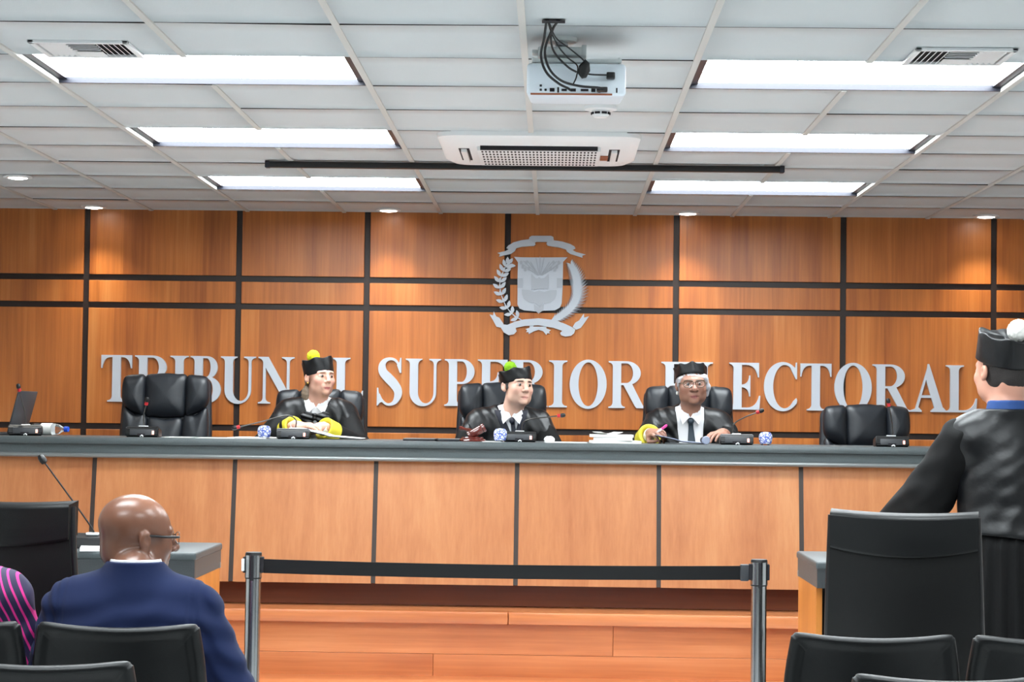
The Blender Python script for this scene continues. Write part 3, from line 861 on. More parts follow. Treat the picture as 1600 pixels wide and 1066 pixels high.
# laurel: pointed leaves in pairs along a curved stem
bm = bmesh.new()
stem_c = smooth_path([(415,850,0),(330,795,0),(268,715,0),(228,620,0),(215,530,0),(232,450,0),(262,385,0),(290,355,0)], 8)
q = [(p.x, p.y) for p in stem_c]
Lq, Rq = [], []
for i, p in enumerate(stem_c):
    t = (stem_c[min(i+1, len(stem_c)-1)] - stem_c[max(i-1, 0)]).normalized()
    Lq.append((p.x - t.y*4, p.y + t.x*4)); Rq.append((p.x + t.y*4, p.y - t.x*4))
for a in range(len(Lq)-1): eprism(bm, [Lq[a], Lq[a+1], Rq[a+1], Rq[a]], -0.012, 0)
def leaf(cx, cy, ang, ln, wd, h):
    c, s = math.cos(ang), math.sin(ang)
    pts = [(0,0),(0.2,-0.32),(0.5,-0.5),(0.8,-0.28),(1,0),(0.75,0.34),(0.45,0.5),(0.15,0.26)]
    eprism(bm, [(cx + (a*ln)*c - (b_*wd)*s, cy + (a*ln)*s + (b_*wd)*c) for a, b_ in pts], -h, 0)
for i in range(3, len(stem_c) - 2, 5):
    p = stem_c[i]; t = stem_c[i+1] - stem_c[i-1]; a = math.atan2(t.y, t.x)
    f = i / len(stem_c); ln = 84 - 14*abs(f - 0.5)
    leaf(p.x + 8*math.cos(a+.9), p.y + 8*math.sin(a+.9), a + 0.80, ln*.84, 33, 0.014 + 0.0002*i)
    leaf(p.x + 8*math.cos(a-.9), p.y + 8*math.sin(a-.9), a - 0.80, ln*.84, 33, 0.016 + 0.0002*i)
    leaf(p.x, p.y, a + 0.1 * (-1)**i, ln*0.55, 24, 0.018 + 0.0002*i)
leaf(stem_c[-1].x, stem_c[-1].y, math.atan2(-20, 14), 62, 34, 0.02)
obj('laurel_branch', bm, M['alu'], em)
bm = bmesh.new()
palm = smooth_path([(668,852,0),(740,815,0),(820,755,0),(872,680,0),(892,600,0),(888,510,0),(868,430,0),(836,362,0)], 8)
n = len(palm); Lq, Rq = [], []
for i, p in enumerate(palm):
    t = (palm[min(i+1, n-1)] - palm[max(i-1, 0)]).normalized(); w = 5 + 14*math.sin(PI*min(1, i/n*1.05))**1.2
    Lq.append((p.x - t.y*w, p.y + t.x*w)); Rq.append((p.x + t.y*w, p.y - t.x*w))
for a in range(len(Lq)-1): eprism(bm, [Lq[a], Lq[a+1], Rq[a+1], Rq[a]], -0.015, 0)
for i in range(1, n - 1, 2):
    p = palm[i]; t = palm[i+1] - palm[i-1]; a = math.atan2(t.y, t.x); f = i/n
    ln = 60 + 72*math.sin(PI*min(1, f + 0.05))
    for s, m_ in ((1, 1.0), (-1, 0.9)):
        for da, lm in ((0.55, 1.0), (0.40, 0.95)):
            ang = a + s*da; c, sn = math.cos(ang), math.sin(ang); L_ = ln*m_*lm
            nx, ny = -sn, c
            x1, y1 = p.x + c*L_*0.55 , p.y + sn*L_*0.55
            x2, y2 = p.x + c*L_ + s*nx*L_*0.14, p.y + sn*L_ + s*ny*L_*0.14
            dd = 0.00004 if da < 0.45 else 0.0
            eprism(bm, [(p.x - nx*6, p.y - ny*6), (x1 - nx*4, y1 - ny*4), (x2, y2), (x1 + nx*4, y1 + ny*4), (p.x + nx*6, p.y + ny*6)], -0.0155 - 0.0001*i - 0.00002*s - dd, 0)
obj('palm_branch', bm, M['alu'], em)
bm = bmesh.new()
eprism(bm, [(285,890),(350,862),(430,842),(560,832),(680,845),(770,872),(845,905),(882,930),(872,962),(845,985),(795,992),(757,980),(748,960),(768,942),(690,915),(560,893),(440,898),(358,916),(368,945),(345,972),(300,980),(255,955),(228,912),(250,885)], -0.022, 0)
eprism(bm, [(165,770),(188,815),(215,826),(252,880),(226,912),(190,905),(160,850),(128,798),(160,806)], -0.016, 0)
eprism(bm, [(955,790),(958,826),(1000,814),(962,870),(930,915),(890,932),(858,908),(880,870),(915,850)], -0.016, 0)
obj('lower_ribbon', bm, M['alu'], em)
bm = bmesh.new()
eprism(bm, [(485,880),(520,890),(512,905),(602,905),(600,888),(632,890),(627,920),(668,935),(650,950),(662,965),(636,962),(628,978),(600,945),(560,932),(520,945),(475,970),(470,950),(450,955),(460,936),(445,926),(480,915)], -0.014, 0)
obj('bow', bm, M['alu'], em)

# ------------------------------------------------------------------ judges' bench
DESK = 1.312
BY = 10.40
bench = thing('judges_bench', 'long wooden judges bench with a charcoal counter in front of the paneled wall', 'bench', (0, 10.7, DAIS))
BX0, BX1 = -3.75, 3.1
def bench_part(name, bm, mat, smooth=35):
    o = obj(name, bm, mat, bench, smooth=smooth)
    o.location = (0, -10.7, -DAIS); return o
bm = bmesh.new()
add_profile_x(bm, [(10.335, DESK - 0.010), (10.345, DESK), (11.10, DESK), (11.10, DESK - 0.035), (10.335, DESK - 0.035), (10.332, DESK - 0.025)], BX0, BX1)
bench_part('counter_top', bm, M['laminate'])
bm = bmesh.new()
add_profile_x(bm, [(10.352, DESK - 0.035), (10.40, DESK - 0.035), (10.40, DESK - 0.083), (10.350, DESK - 0.083)], BX0, BX1)
bench_part('fascia', bm, M['laminate'])
bm = bmesh.new()
lipc = [(10.352 + 0.013*math.cos(a) , DESK - 0.095 + 0.012*math.sin(a)) for a in [PI/2 + i*PI/8 for i in range(9)]]
add_profile_x(bm, lipc + [(10.43, DESK - 0.107), (10.43, DESK - 0.083)], BX0, BX1)
bench_part('edge_moulding', bm, M['lip'])
px = [-3.70, -3.145, -2.402, -1.665, -0.926, -0.190, 0.548, 1.285, 2.02, 2.76, 3.10]
for a, b_ in zip(px, px[1:]):
    bm = bmesh.new()
    add_profile_x(bm, [(10.395, DESK - 0.107), (10.415, DESK - 0.107), (10.330, DAIS + 0.118), (10.310, DAIS + 0.118)], a + 0.012, b_ - 0.012)
    bench_part('front_panel', bm, M['bench_wood'])
for x in px[1:-1]:
    bm = bmesh.new()
    add_profile_x(bm, [(10.398, DESK - 0.107), (10.425, DESK - 0.107), (10.340, DAIS + 0.120), (10.313, DAIS + 0.120)], x - 0.0119, x + 0.0119)
    bench_part('divider_strip', bm, M['plinth_strip'])
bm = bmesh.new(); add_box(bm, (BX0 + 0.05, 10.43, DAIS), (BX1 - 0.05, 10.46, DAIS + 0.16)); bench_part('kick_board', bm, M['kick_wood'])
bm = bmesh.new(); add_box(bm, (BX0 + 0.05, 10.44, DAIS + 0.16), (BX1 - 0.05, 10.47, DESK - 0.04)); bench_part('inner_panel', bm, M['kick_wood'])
for x in (BX0 + 0.06, -1.3, 0.92, BX1 - 0.09):
    bm = bmesh.new(); add_box(bm, (x, 10.47, DAIS), (x + 0.03, 11.0, DESK - 0.035)); bench_part('support', bm, M['bench_wood'])

# ------------------------------------------------------------------ attorney tables
def make_table(label, x0, x1, open_side):
    W2 = (x1 - x0)/2
    t = thing('attorney_table', label, 'table', ((x0+x1)/2, 8.02, 0))
    T, D0, D1 = 0.905, -0.32, 0.30
    bm = bmesh.new(); add_box(bm, (-W2, D0, T - 0.030), (W2, D1, T), 0.009, 3); obj('table_top', bm, M['laminate'], t, smooth=40)
    bm = bmesh.new(); add_box(bm, (-W2 + 0.006, D0 + 0.006, T - 0.102), (W2 - 0.006, D0 + 0.026, T - 0.030)); obj('front_fascia', bm, M['laminate_dark'], t)
    for s in (-1, 1):
        a, b_ = sorted((s*(W2 - 0.006), s*(W2 - 0.024)))
        box('side_fascia', (a, D0 + 0.026, T - 0.102), (b_, D1, T - 0.030), M['laminate'], t)
        a, b_ = sorted((s*(W2 - 0.004), s*(W2 - 0.014)))
        box('edge_lip', (a, D1 - 0.03, T - 0.104), (b_, D1 - 0.004, T - 0.080), M['lip'], t, bevel=0.003)
        a, b_ = sorted((s*(W2 - 0.008), s*(W2 - 0.032)))
        box('side_panel', (a, D0 + 0.05, 0.0), (b_, D1 - 0.01, T - 0.102), M['table_wood'], t, bevel=0.001, seg=1)
    box('modesty_panel', (-W2 + 0.032, D1 - 0.05, 0.08), (W2 - 0.032, D1 - 0.03, T - 0.03), M['leather_back'], t)
    return t
make_table('wooden table with charcoal top at left behind the bald man', -2.75, -1.379, 1)
make_table('wooden table with charcoal top at right in front of the standing man', 1.012, 2.38, -1)

# ------------------------------------------------------------------ stanchions and belt
def make_post(label, x, y, left):
    t = thing('stanchion', label, 'stanchion', (x, y, 0), 0, 'chrome stanchions')
    lathe('base', [(0.0, 0.0), (0.165, 0.0), (0.165, 0.012), (0.15, 0.02), (0.06, 0.034), (0.034, 0.05), (0.0, 0.05)], M['steel'], t, 40)
    lathe('post', [(0.027, 0.045), (0.027, 0.885)], M['steel'], t, 32)
    bm = bmesh.new(); add_lathe(bm, [(0.0292, 0.868), (0.0292, 0.955), (0.027, 0.960), (0.0, 0.960)], 32)
    h = obj('head', bm, M['black_plastic'], t, smooth=35)
    for a in (0, 90, 180, 270):
        bm = bmesh.new(); R = Matrix.Rotation(math.radians(a), 4, 'Z')
        if a in (0, 180): add_box(bm, (0.026, -0.014, 0.888), (0.036, 0.014, 0.944), 0.003, M=R)
        else: add_box(bm, (0.0285, -0.005, 0.862), (0.0325, 0.005, 0.950), 0.001, M=R)
        obj('belt_slot', bm, M['dark_hole'], h)
    lathe('steel_sleeve', [(0.0296, 0.872), (0.0296, 0.950)], M['steel'], h, 32)
    if left:
        box('release_tab', (-0.0385, -0.030, 0.895), (-0.029, -0.010, 0.938), M['white_plastic'], t, bevel=0.002)
    return t
lp = make_post('left chrome stanchion post with a white tab and black head', -1.05, 7.0, True)
make_post('right chrome stanchion post holding the belt end clip', 0.722, 7.0, False)
bm = bmesh.new()
x0, x1, nseg = 0.036, 1.772 - 0.062, 24
rows = []
for i in range(nseg + 1):
    u = i/nseg; z = 0.912 - 0.008*4*u*(1-u)
    x = x0 + (x1-x0)*u
    rows.append([bm.verts.new((x, y, z + dz)) for y, dz in ((-0.001, -0.0245), (-0.001, 0.0245), (0.001, 0.0245), (0.001, -0.0245))])
for a, b_ in zip(rows, rows[1:]):
    for q in range(4): bm.faces.new((a[q], a[(q+1) % 4], b_[(q+1) % 4], b_[q]))
bm.faces.new(rows[0]); bm.faces.new(rows[-1][::-1])
belt = obj('belt', bm, M['black_plastic'], lp)
belt['label'] = 'black retractable belt'
bm = bmesh.new(); add_box(bm, (x1 - 0.004, -0.012, 0.884), (x1 + 0.026, 0.012, 0.942), 0.004); obj('belt_clip', bm, M['grey_plastic'], belt, smooth=35)

# ------------------------------------------------------------------ auditorium seats
def seat_outline(w, h, conc=0.010):
    pts = []
    top = [(-w/2 + 0.028, h/2 - 0.002), (-w/4, h/2 - conc*0.9), (0, h/2 - conc*1.3), (w/4, h/2 - conc*0.9), (w/2 - 0.028, h/2 - 0.002)]
    b = w/2 + 0.015
    raw = [(-w/2 + 0.004, h/2 - 0.028)] + [(-w/2 + 0.011, h/2 - 0.010)] + top + [(w/2 - 0.011, h/2 - 0.010), (w/2 - 0.004, h/2 - 0.028)]
    raw += [(w/2 + 0.012, h*0.15), (b, -h*0.35), (b - 0.02, -h/2 + 0.02), (b - 0.06, -h/2), (0, -h/2), (-b + 0.06, -h/2), (-b + 0.02, -h/2 + 0.02), (-b, -h*0.35), (-w/2 - 0.012, h*0.15)]
    return raw
def seat_back_mesh():
    """moulded shell: rounded rim, shallow recessed middle, bent around the sitter"""
    bm = bmesh.new()
    base = smooth_loop(seat_outline(0.455, 0.46), 4); n = len(base)
    cz = -0.02
    levels = [(1.0, 0.0), (0.995, -0.009), (0.975, -0.017), (0.945, -0.020), (0.90, -0.018), (0.86, -0.010), (0.82, -0.008), (0.65, -0.008), (0.45, -0.008), (0.25, -0.008)]
    def ring(s, y):
        out = []
        for x, z in base:
            sx = 1 - (1-s)*1.0; sz = 1 - (1-s)*1.0
            X, Z = x*sx, cz + (z-cz)*sz
            out.append(bm.verts.new((X, y + 0.55*X*X - 0.10*Z, Z)))
        return out
    F = [ring(s, y) for s, y in levels]
    B = [F[0]] + [ring(s, y) for s, y in ((0.99, 0.016), (0.95, 0.026), (0.8, 0.03), (0.5, 0.03), (0.25, 0.03))]
    for seq in (F, B):
        for a, b_ in zip(seq, seq[1:]):
            for i in range(n): bm.faces.new((a[i], a[(i+1) % n], b_[(i+1) % n], b_[i]))
        bm.faces.new(seq[-1])
    return bm
def make_seat(label):
    """an auditorium chair; local -Y is behind it (toward the viewer)"""
    t = thing('auditorium_chair', label, 'chair', (0, 0, 0), 0, 'black chairs in the seat rows')
    o = obj('backrest', seat_back_mesh(), M['seat_shell'], t, smooth=True); o.location = (0, 0, 0.648)
    pillow('seat', smooth_loop(rrect(0.46, 0.44, 0.06, 3, edge=2), 2), 0.0, 0.0, M['seat_shell'], t) if False else None
    bm = bmesh.new(); add_box(bm, (-0.23, 0.03, 0.385), (0.23, 0.47, 0.455), 0.028, 3); obj('seat', bm, M['seat_shell'], t, smooth=True)
    for s in (-1, 1):
        bm = bmesh.new()
        add_tube(bm, smooth_path([(s*0.222, -0.03, 0.0), (s*0.222, 0.10, 0.38), (s*0.222, 0.06, 0.52)], 4), 0.014, 10)
        add_tube(bm, smooth_path([(s*0.222, 0.44, 0.0), (s*0.222, 0.34, 0.38)], 4), 0.014, 10)
        obj('leg_frame', bm, M['black_plastic'], t, smooth=50)
    return t
seat0 = make_seat('black auditorium chair the bald man in navy sits on')
seat0.location = (-1.175, 5.40, 0)
def place_seat(x, y, label):
    c = copy_tree(seat0); c.location = (x, y, 0); c['label'] = label; return c
place_seat(-1.665, 5.40, 'black auditorium chair of the person in striped clothing at the left edge')
place_seat(0.868, 5.42, 'empty black auditorium chair directly behind the tall dark office chair at right')
place_seat(1.358, 5.42, 'empty black auditorium chair at the right edge behind the standing man')
place_seat(-1.175, 4.58, 'black auditorium chair at the lower left corner, behind the seated man') .location = (-1.182, 4.58, 0)
place_seat(0.905, 4.56, 'black auditorium chair at the lower right corner of the view')

# ------------------------------------------------------------------ tall office chairs
def make_tall(label, loc, rz):
    """facing +Y, back toward the viewer, reclined"""
    t = thing('office_chair', label, 'chair', loc, rz, 'tall dark office chairs')
    def bent(pts_w, z0, z1, y_in, y_out, thick, name, mat, parent):
        bm = bmesh.new(); nx, nz = 12, 12; G = []
        for sgn in (0, 1):
            g = []
            for i in range(nx + 1):
                row = []
                for j in range(nz + 1):
                    u = i/nx*2 - 1; v = j/nz; z = z0 + (z1-z0)*v
                    w = pts_w[0] + (pts_w[1]-pts_w[0])*v
                    edge = 1 - min(1, ((1-abs(u))/0.10))**2 if abs(u) > 0.9 else 0
                    y = (thick if sgn else 0) * (1 - 0.0*edge) + 0.045*u*u - 0.05*math.sin(v*PI*0.9)
                    row.append(bm.verts.new((u*w/2, y, z)))
                g.append(row)
            G.append(g)
        for sgn, g in enumerate(G):
            for i in range(nx):
                for j in range(nz): bm.faces.new((g[i][j], g[i+1][j], g[i+1][j+1], g[i][j+1]))
        for i in range(nx):
            for j in (0, nz): bm.faces.new((G[0][i][j], G[0][i+1][j], G[1][i+1][j], G[1][i][j]))
        for j in range(nz):
            for i in (0, nx): bm.faces.new((G[0][i][j], G[0][i][j+1], G[1][i][j+1], G[1][i][j]))
        bmesh.ops.bevel(bm, geom=[e for e in bm.edges if len(e.link_faces) == 2 and e.calc_face_angle(0) > 0.9], offset=0.010, segments=3, affect='EDGES')
        return obj(name, bm, mat, parent, smooth=50)
    back = bent((0.50, 0.455), 0.0, 0.66, 0, 0, 0.045, 'backrest', M['leather_back'], t)
    band = bent((0.458, 0.462), 0.565, 0.672, 0, 0, 0.066, 'head_band', M['seat_shell'], back)
    # the folded band follows the curved back, slightly proud of it
    band.location = (0, -0.010, 0.0)
    for v in band.data.vertices:
        v.co.y += 0.05*math.sin((v.co.z-0.565)/0.107*PI*0.9) - 0.05*math.sin(v.co.z/0.66*PI*0.9) 
        if v.co.z < 0.60: v.co.z -= 0.016*(1 - (v.co.x/0.23)**2)
    for s in (-1, 1):
        bm = bmesh.new()
        pts = [(s*(0.25 - 0.023*v), 0.045 + 0.02 - 0.05*math.sin(v*PI*0.9), 0.66*v) for v in [i/8 for i in range(9)]]
        add_tube(bm, pts, 0.012, 10)
        obj('side_rail', bm, M['black_plastic'], back, smooth=50)
    back.location = (0, 0, 0.49); back.rotation_euler = (math.radians(11), 0, 0)
    bm = bmesh.new(); add_box(bm, (-0.25, 0.02, 0.43), (0.25, 0.52, 0.51), 0.03, 3); obj('seat', bm, M['leather_back'], t, smooth=True)
    for s in (-1, 1):
        tube('armrest', [(s*0.275, 0.05, 0.50), (s*0.285, 0.06, 0.66), (s*0.285, 0.14, 0.69), (s*0.285, 0.36, 0.685), (s*0.28, 0.42, 0.64), (s*0.27, 0.42, 0.47)], 0.015, M['black_plastic'], t, 10, 5)
    lathe('gas_column', [(0.03, 0.10), (0.03, 0.28), (0.02, 0.281), (0.02, 0.435), (0.0, 0.435)], M['black_plastic'], t, 20, c=(0, 0.27))
    bm = bmesh.new()
    for q in range(5):
        a = 2*PI*q/5 + 0.3
        add_tube(bm, [(0, 0.27, 0.115), (0.16*math.cos(a), 0.27 + 0.16*math.sin(a), 0.10), (0.30*math.cos(a), 0.27 + 0.30*math.sin(a), 0.075)], [0.028, 0.022, 0.015], 10)
    obj('star_base', bm, M['black_plastic'], t, smooth=50)
    for q in range(5):
        a = 2*PI*q/5 + 0.3
        lathe('caster', [(0.0, -0.018), (0.026, -0.018), (0.03, -0.012), (0.03, 0.012), (0.026, 0.018), (0.0, 0.018)], M['black_plastic'], t, 16,
              M=Matrix.Translation((0.30*math.cos(a), 0.27 + 0.30*math.sin(a), 0.03)) @ Matrix.Rotation(PI/2, 4, 'X'))
    return t
make_tall('tall dark office chair at right, in front of the table of the standing man', (1.13, 6.44, 0), math.radians(-12))
make_tall('tall dark office chair at far left behind the bald man and the table', (-1.71, 6.36, 0.015), math.radians(-14)).location.z = 0.0

# ------------------------------------------------------------------ judges' leather armchairs (facing -Y)
def make_executive(label):
    t = thing('leather_armchair', label, 'chair', (0, 0, 0), 0, 'black leather judges armchairs')
    lo = smooth_loop([(-0.262, -0.62), (-0.272, -0.40), (-0.262, -0.15), (-0.245, -0.035), (-0.12, -0.012), (0, -0.008), (0.12, -0.012), (0.245, -0.035), (0.262, -0.15), (0.272, -0.40), (0.262, -0.62), (0.1, -0.66), (-0.1, -0.66)], 4)
    back = pillow('backrest', lo, 0.045, 0.06, M['leather'], t, (0, 0.055, 0), p=3.0)
    cen = smooth_loop([(-0.121, -0.02), (-0.06, -0.004), (0, 0.0), (0.06, -0.004), (0.121, -0.016), (0.126, -0.13), (0.118, -0.248), (0.06, -0.262), (0, -0.266), (-0.06, -0.262), (-0.118, -0.248), (-0.126, -0.13)], 4)
    pillow('head_pad', cen, 0.062, 0.04, M['leather'], back, (0, 0.01, 0.0), p=2.2)
    for s in (-1, 1):
        sd_ = [(0.124, -0.020), (0.18, -0.012), (0.232, -0.020), (0.252, -0.05), (0.258, -0.13), (0.248, -0.185), (0.21, -0.222), (0.16, -0.243), (0.122, -0.250), (0.118, -0.13)]
        sd_ = smooth_loop(sd_, 4)
        if s < 0: sd_ = [(-x, z) for x, z in sd_][::-1]
        pillow('wing_pad', sd_, 0.060, 0.04, M['leather'], back, (0, -0.002, 0), p=2.2)
        bl = smooth_loop([(0.11, -0.25), (0.18, -0.245), (0.24, -0.20), (0.255, -0.30), (0.252, -0.50), (0.235, -0.60), (0.12, -0.62), (0.095, -0.45)], 4)
        if s < 0: bl = [(-x, z) for x, z in bl][::-1]
        pillow('bolster', bl, 0.052, 0.03, M['leather'], back, (0, 0.012, 0), p=2.4)
    lc = smooth_loop([(-0.10, -0.27), (0, -0.275), (0.10, -0.27), (0.098, -0.45), (0.115, -0.62), (0, -0.64), (-0.115, -0.62), (-0.098, -0.45)], 4)
    pillow('lumbar_pad', lc, 0.056, 0.03, M['leather'], back, (0, 0.012, 0), p=2.6)
    back.location = (0, 0.02, 1.22); back.rotation_euler = (math.radians(-7), 0, 0)
    bm = bmesh.new(); add_box(bm, (-0.26, -0.50, 0.44), (0.26, 0.06, 0.56), 0.045, 4); obj('seat', bm, M['leather'], t, smooth=True)
    for s in (-1, 1):
        bm = bmesh.new(); add_box(bm, (s*0.315 - 0.035, -0.38, 0.66), (s*0.315 + 0.035, -0.06, 0.71), 0.02, 3)
        arm = obj('armrest', bm, M['leather'], t, smooth=True)
        tube('arm_loop', [(s*0.30, -0.33, 0.66), (s*0.315, -0.34, 0.55), (s*0.27, -0.25, 0.46), (s*0.315, -0.12, 0.55), (s*0.30, -0.11, 0.66)], 0.018, M['black_plastic'], arm, 10, 5)
    lathe('gas_column', [(0.032, 0.10), (0.032, 0.28), (0.02, 0.281), (0.02, 0.45), (0.0, 0.45)], M['black_plastic'], t, 20, c=(0, -0.22))
    bm = bmesh.new()
    for q in range(5):
        a = 2*PI*q/5 + 0.9
        add_tube(bm, [(0, -0.22, 0.115), (0.16*math.cos(a), -0.22 + 0.16*math.sin(a), 0.10), (0.30*math.cos(a), -0.22 + 0.30*math.sin(a), 0.075)], [0.030, 0.024, 0.016], 10)
    obj('star_base', bm, M['black_plastic'], t, smooth=50)
    for q in range(5):
        a = 2*PI*q/5 + 0.9
        lathe('caster', [(0.0, -0.018), (0.026, -0.018), (0.03, -0.012), (0.03, 0.012), (0.026, 0.018), (0.0, 0.018)], M['black_plastic'], t, 16,
              M=Matrix.Translation((0.30*math.cos(a), -0.22 + 0.30*math.sin(a), 0.03)) @ Matrix.Rotation(PI/2, 4, 'X'))
    return t
ex0 = make_executive('empty black leather armchair before the letters TRI, leftmost at the bench')
ex_spots = [(-2.284, 11.66, 0.0, 2, None),
            (-1.377, 11.66, -0.078, 0, 'black leather armchair of the judge with the yellow pompom hat'),
            (-0.302, 11.66, -0.028, 6, 'black leather armchair of the judge with the green pompom hat'),
            (0.784, 11.66, -0.030, 0, 'black leather armchair of the judge wearing glasses'),
            (1.82, 11.66, -0.130, 5, 'empty black leather armchair set low, at the right end of the bench')]
for i, (x, y, dz, rz, lab) in enumerate(ex_spots):
    o = ex0 if i == 0 else copy_tree(ex0)
    o.location = (x, y, DAIS); o.rotation_euler.z = math.radians(rz)
    if lab: o['label'] = lab
    for ch in o.children:                                # lowered on its gas column
        if ch.name.startswith(('backrest', 'seat', 'armrest')): ch.location.z += dz

# ------------------------------------------------------------------ microphones
def make_mic(label, loc, rz, neck, head_dir=None, group='conference microphones on the bench', ring=True, fat=1.0, black_neck=False):
    """neck: local points from the base up; the unit's front panel faces -Y"""
    t = thing('microphone', label, 'microphone', loc, rz, group)
    bm = bmesh.new()
    prof = [(-0.040, 0.0), (-0.052, 0.012), (-0.046, 0.050), (-0.036, 0.058), (0.045, 0.040), (0.060, 0.0)]
    add_profile_x(bm, prof, -0.088, 0.088)
    bmesh.ops.bevel(bm, geom=bm.edges[:], offset=0.005, segments=2, affect='EDGES')
    b = obj('base', bm, M['black_plastic'], t, smooth=40)
    bm = bmesh.new()
    Mx = Matrix.Translation((0, -0.0505, 0.028)) @ Matrix.Rotation(math.radians(-9), 4, 'X')
    add_box(bm, (-0.064, -0.002, -0.018), (0.064, 0.003, 0.014), 0.002, M=Mx); obj('front_panel', bm, M['grey_plastic'], b, smooth=40)
    bm = bmesh.new(); add_box(bm, (0.054, -0.0035, -0.014), (0.066, 0.003, 0.006), 0.002, M=Mx); obj('talk_button', bm, M['button'], b, smooth=40)
    bm = bmesh.new(); add_box(bm, (-0.024, -0.004, -0.024), (0.020, 0.003, -0.008), 0.003, M=Mx); obj('cable_cutout', bm, M['dark_hole'], b, smooth=40)
    tube('cable_tail', [(-0.006, -0.060, 0.004), (0.004, -0.066, 0.010), (0.010, -0.064, 0.003)], 0.0035, M['white_plastic'], b, 8, 4)
    box('neck_socket', (-0.024, -0.020, 0.050), (0.024, 0.010, 0.0605), M['white_plastic'], t, bevel=0.003)
    tube('gooseneck', neck, 0.0034, M['black_plastic'] if black_neck else M['chrome_dark'], t, 8, 8)
    p1, p0 = Vector(neck[-1]), Vector(neck[-2]); d = (p1 - p0).normalized()
    R = d.to_track_quat('Z', 'Y').to_matrix().to_4x4(); T_ = Matrix.Translation(p1)
    k = fat
    if ring: lathe('light_ring', [(0.004*k, -0.002), (0.0098*k, 0.0), (0.0098*k, 0.016), (0.004*k, 0.017)], M['red'], t, 16, M=T_ @ R)
    if not ring: T_ = T_ @ R @ Matrix.Scale(1.5, 4, Vector((0, 0, 1))) @ Matrix.Translation((0, 0, -0.017)) @ R.inverted()
    lathe('mic_head', [(0.004*k, 0.015), (0.0105*k, 0.018), (0.0118*k, 0.026), (0.0108*k, 0.036), (0.007*k, 0.042), (0.0, 0.044)], M['black_plastic'], t, 16, M=T_ @ R)
    return t
MY = 10.62
make_mic('microphone with upright neck before the laptop at the left end of the bench', (-2.83, MY, DESK), 0.2, [(0, 0, 0.058), (-0.006, 0.0, 0.12), (-0.035, -0.01, 0.235)])
make_mic('microphone with upright neck before the first empty leather armchair', (-2.195, MY, DESK), 0.0, [(0, 0, 0.058), (-0.002, 0, 0.115), (0.012, -0.012, 0.172)])
make_mic('microphone whose neck bends left, before the judge with the yellow pompom', (-1.390, MY, DESK), 0.05, [(0.01, 0, 0.058), (0.008, 0, 0.105), (-0.045, -0.01, 0.125), (-0.165, -0.02, 0.092), (-0.285, -0.03, 0.062)])
make_mic('microphone whose neck bends right, before the judge with the green pompom', (-0.183, MY, DESK), 0.0, [(0.01, 0, 0.058), (0.016, 0, 0.10), (0.06, -0.01, 0.123), (0.20, -0.02, 0.141)])
make_mic('microphone whose neck bends right, before the judge wearing glasses', (0.968, MY, DESK), 0.0, [(-0.02, 0, 0.058), (-0.012, 0, 0.11), (0.04, -0.01, 0.145), (0.105, -0.015, 0.172)])
make_mic('microphone with upright neck before the empty armchair at the right end', (1.788, MY, DESK), 0.0, [(0.01, 0, 0.058), (0.004, 0, 0.13), (-0.012, -0.008, 0.215)])
make_mic('black microphone with long slanted neck on the left table', (-1.83, 7.90, 0.905), PI, [(0, 0, 0.058), (0.01, 0.0, 0.09), (0.19, 0.02, 0.335)], group='microphones on the tables', ring=False, fat=1.25, black_neck=True)

# ------------------------------------------------------------------ things on the bench
def sheet(name, label, x, y, z, w, d, rz, mat, thick=0.0015, cat='paper', group=None, curl=0.0):
    bm = bmesh.new(); n = 8; A, B = [], []
    for i in range(n + 1):
        u = i/n - 0.5
        zz = curl * (4*u*u)
        A.append([bm.verts.new((u*w, v*d, zz + thick)) for v in (-0.5, 0.5)]); B.append([bm.verts.new((u*w, v*d, zz)) for v in (-0.5, 0.5)])
    for i in range(n):
        bm.faces.new((A[i][0], A[i+1][0], A[i+1][1], A[i][1])); bm.faces.new((B[i][0], B[i][1], B[i+1][1], B[i+1][0]))
        for v in (0, 1): bm.faces.new((A[i][v], A[i+1][v], B[i+1][v], B[i][v]))
    for i in (0, n): bm.faces.new((A[i][0], A[i][1], B[i][1], B[i][0]))
    o = obj(name, bm, mat); o.location = (x, y, z); o.rotation_euler.z = rz
    return tag(o, label, cat, group)
# laptop, seen from behind at an angle
lt = thing('laptop', 'dark laptop standing open at the left end of the bench', 'laptop', (-2.94, 10.85, DESK), math.radians(88))
box('keyboard_deck', (-0.17, 0.0, 0.0), (0.17, 0.24, 0.014), M['grey_plastic'], lt, bevel=0.004)
bm = bmesh.new(); add_box(bm, (-0.17, -0.006, 0.0), (0.17, 0.004, 0.235), 0.004, M=Matrix.Translation((0, 0, 0.012)) @ Matrix.Rotation(math.radians(14), 4, 'X'))
obj('lid', bm, M['grey_plastic'], lt, smooth=40)
bt = thing('water_bottle', 'clear plastic water bottle with blue cap lying beside the laptop', 'bottle', (-2.785, 10.95, DESK + 0.033), math.radians(-12))
RX = Matrix.Rotation(PI/2, 4, 'Y')
lathe('bottle_body', [(0.0, -0.10), (0.028, -0.10), (0.032, -0.094), (0.032, -0.05), (0.030, -0.045), (0.032, -0.04), (0.032, 0.03), (0.026, 0.06), (0.013, 0.078), (0.012, 0.09)], M['clear'], bt, 24, M=RX)
lathe('bottle_label', [(0.0325, -0.045), (0.0325, 0.02)], M['paper'], bt, 24, M=RX)
lathe('cap', [(0.0, 0.112), (0.0145, 0.112), (0.0155, 0.108), (0.0155, 0.090), (0.0, 0.090)][::-1], M['blue_cap'], bt, 20, M=RX)
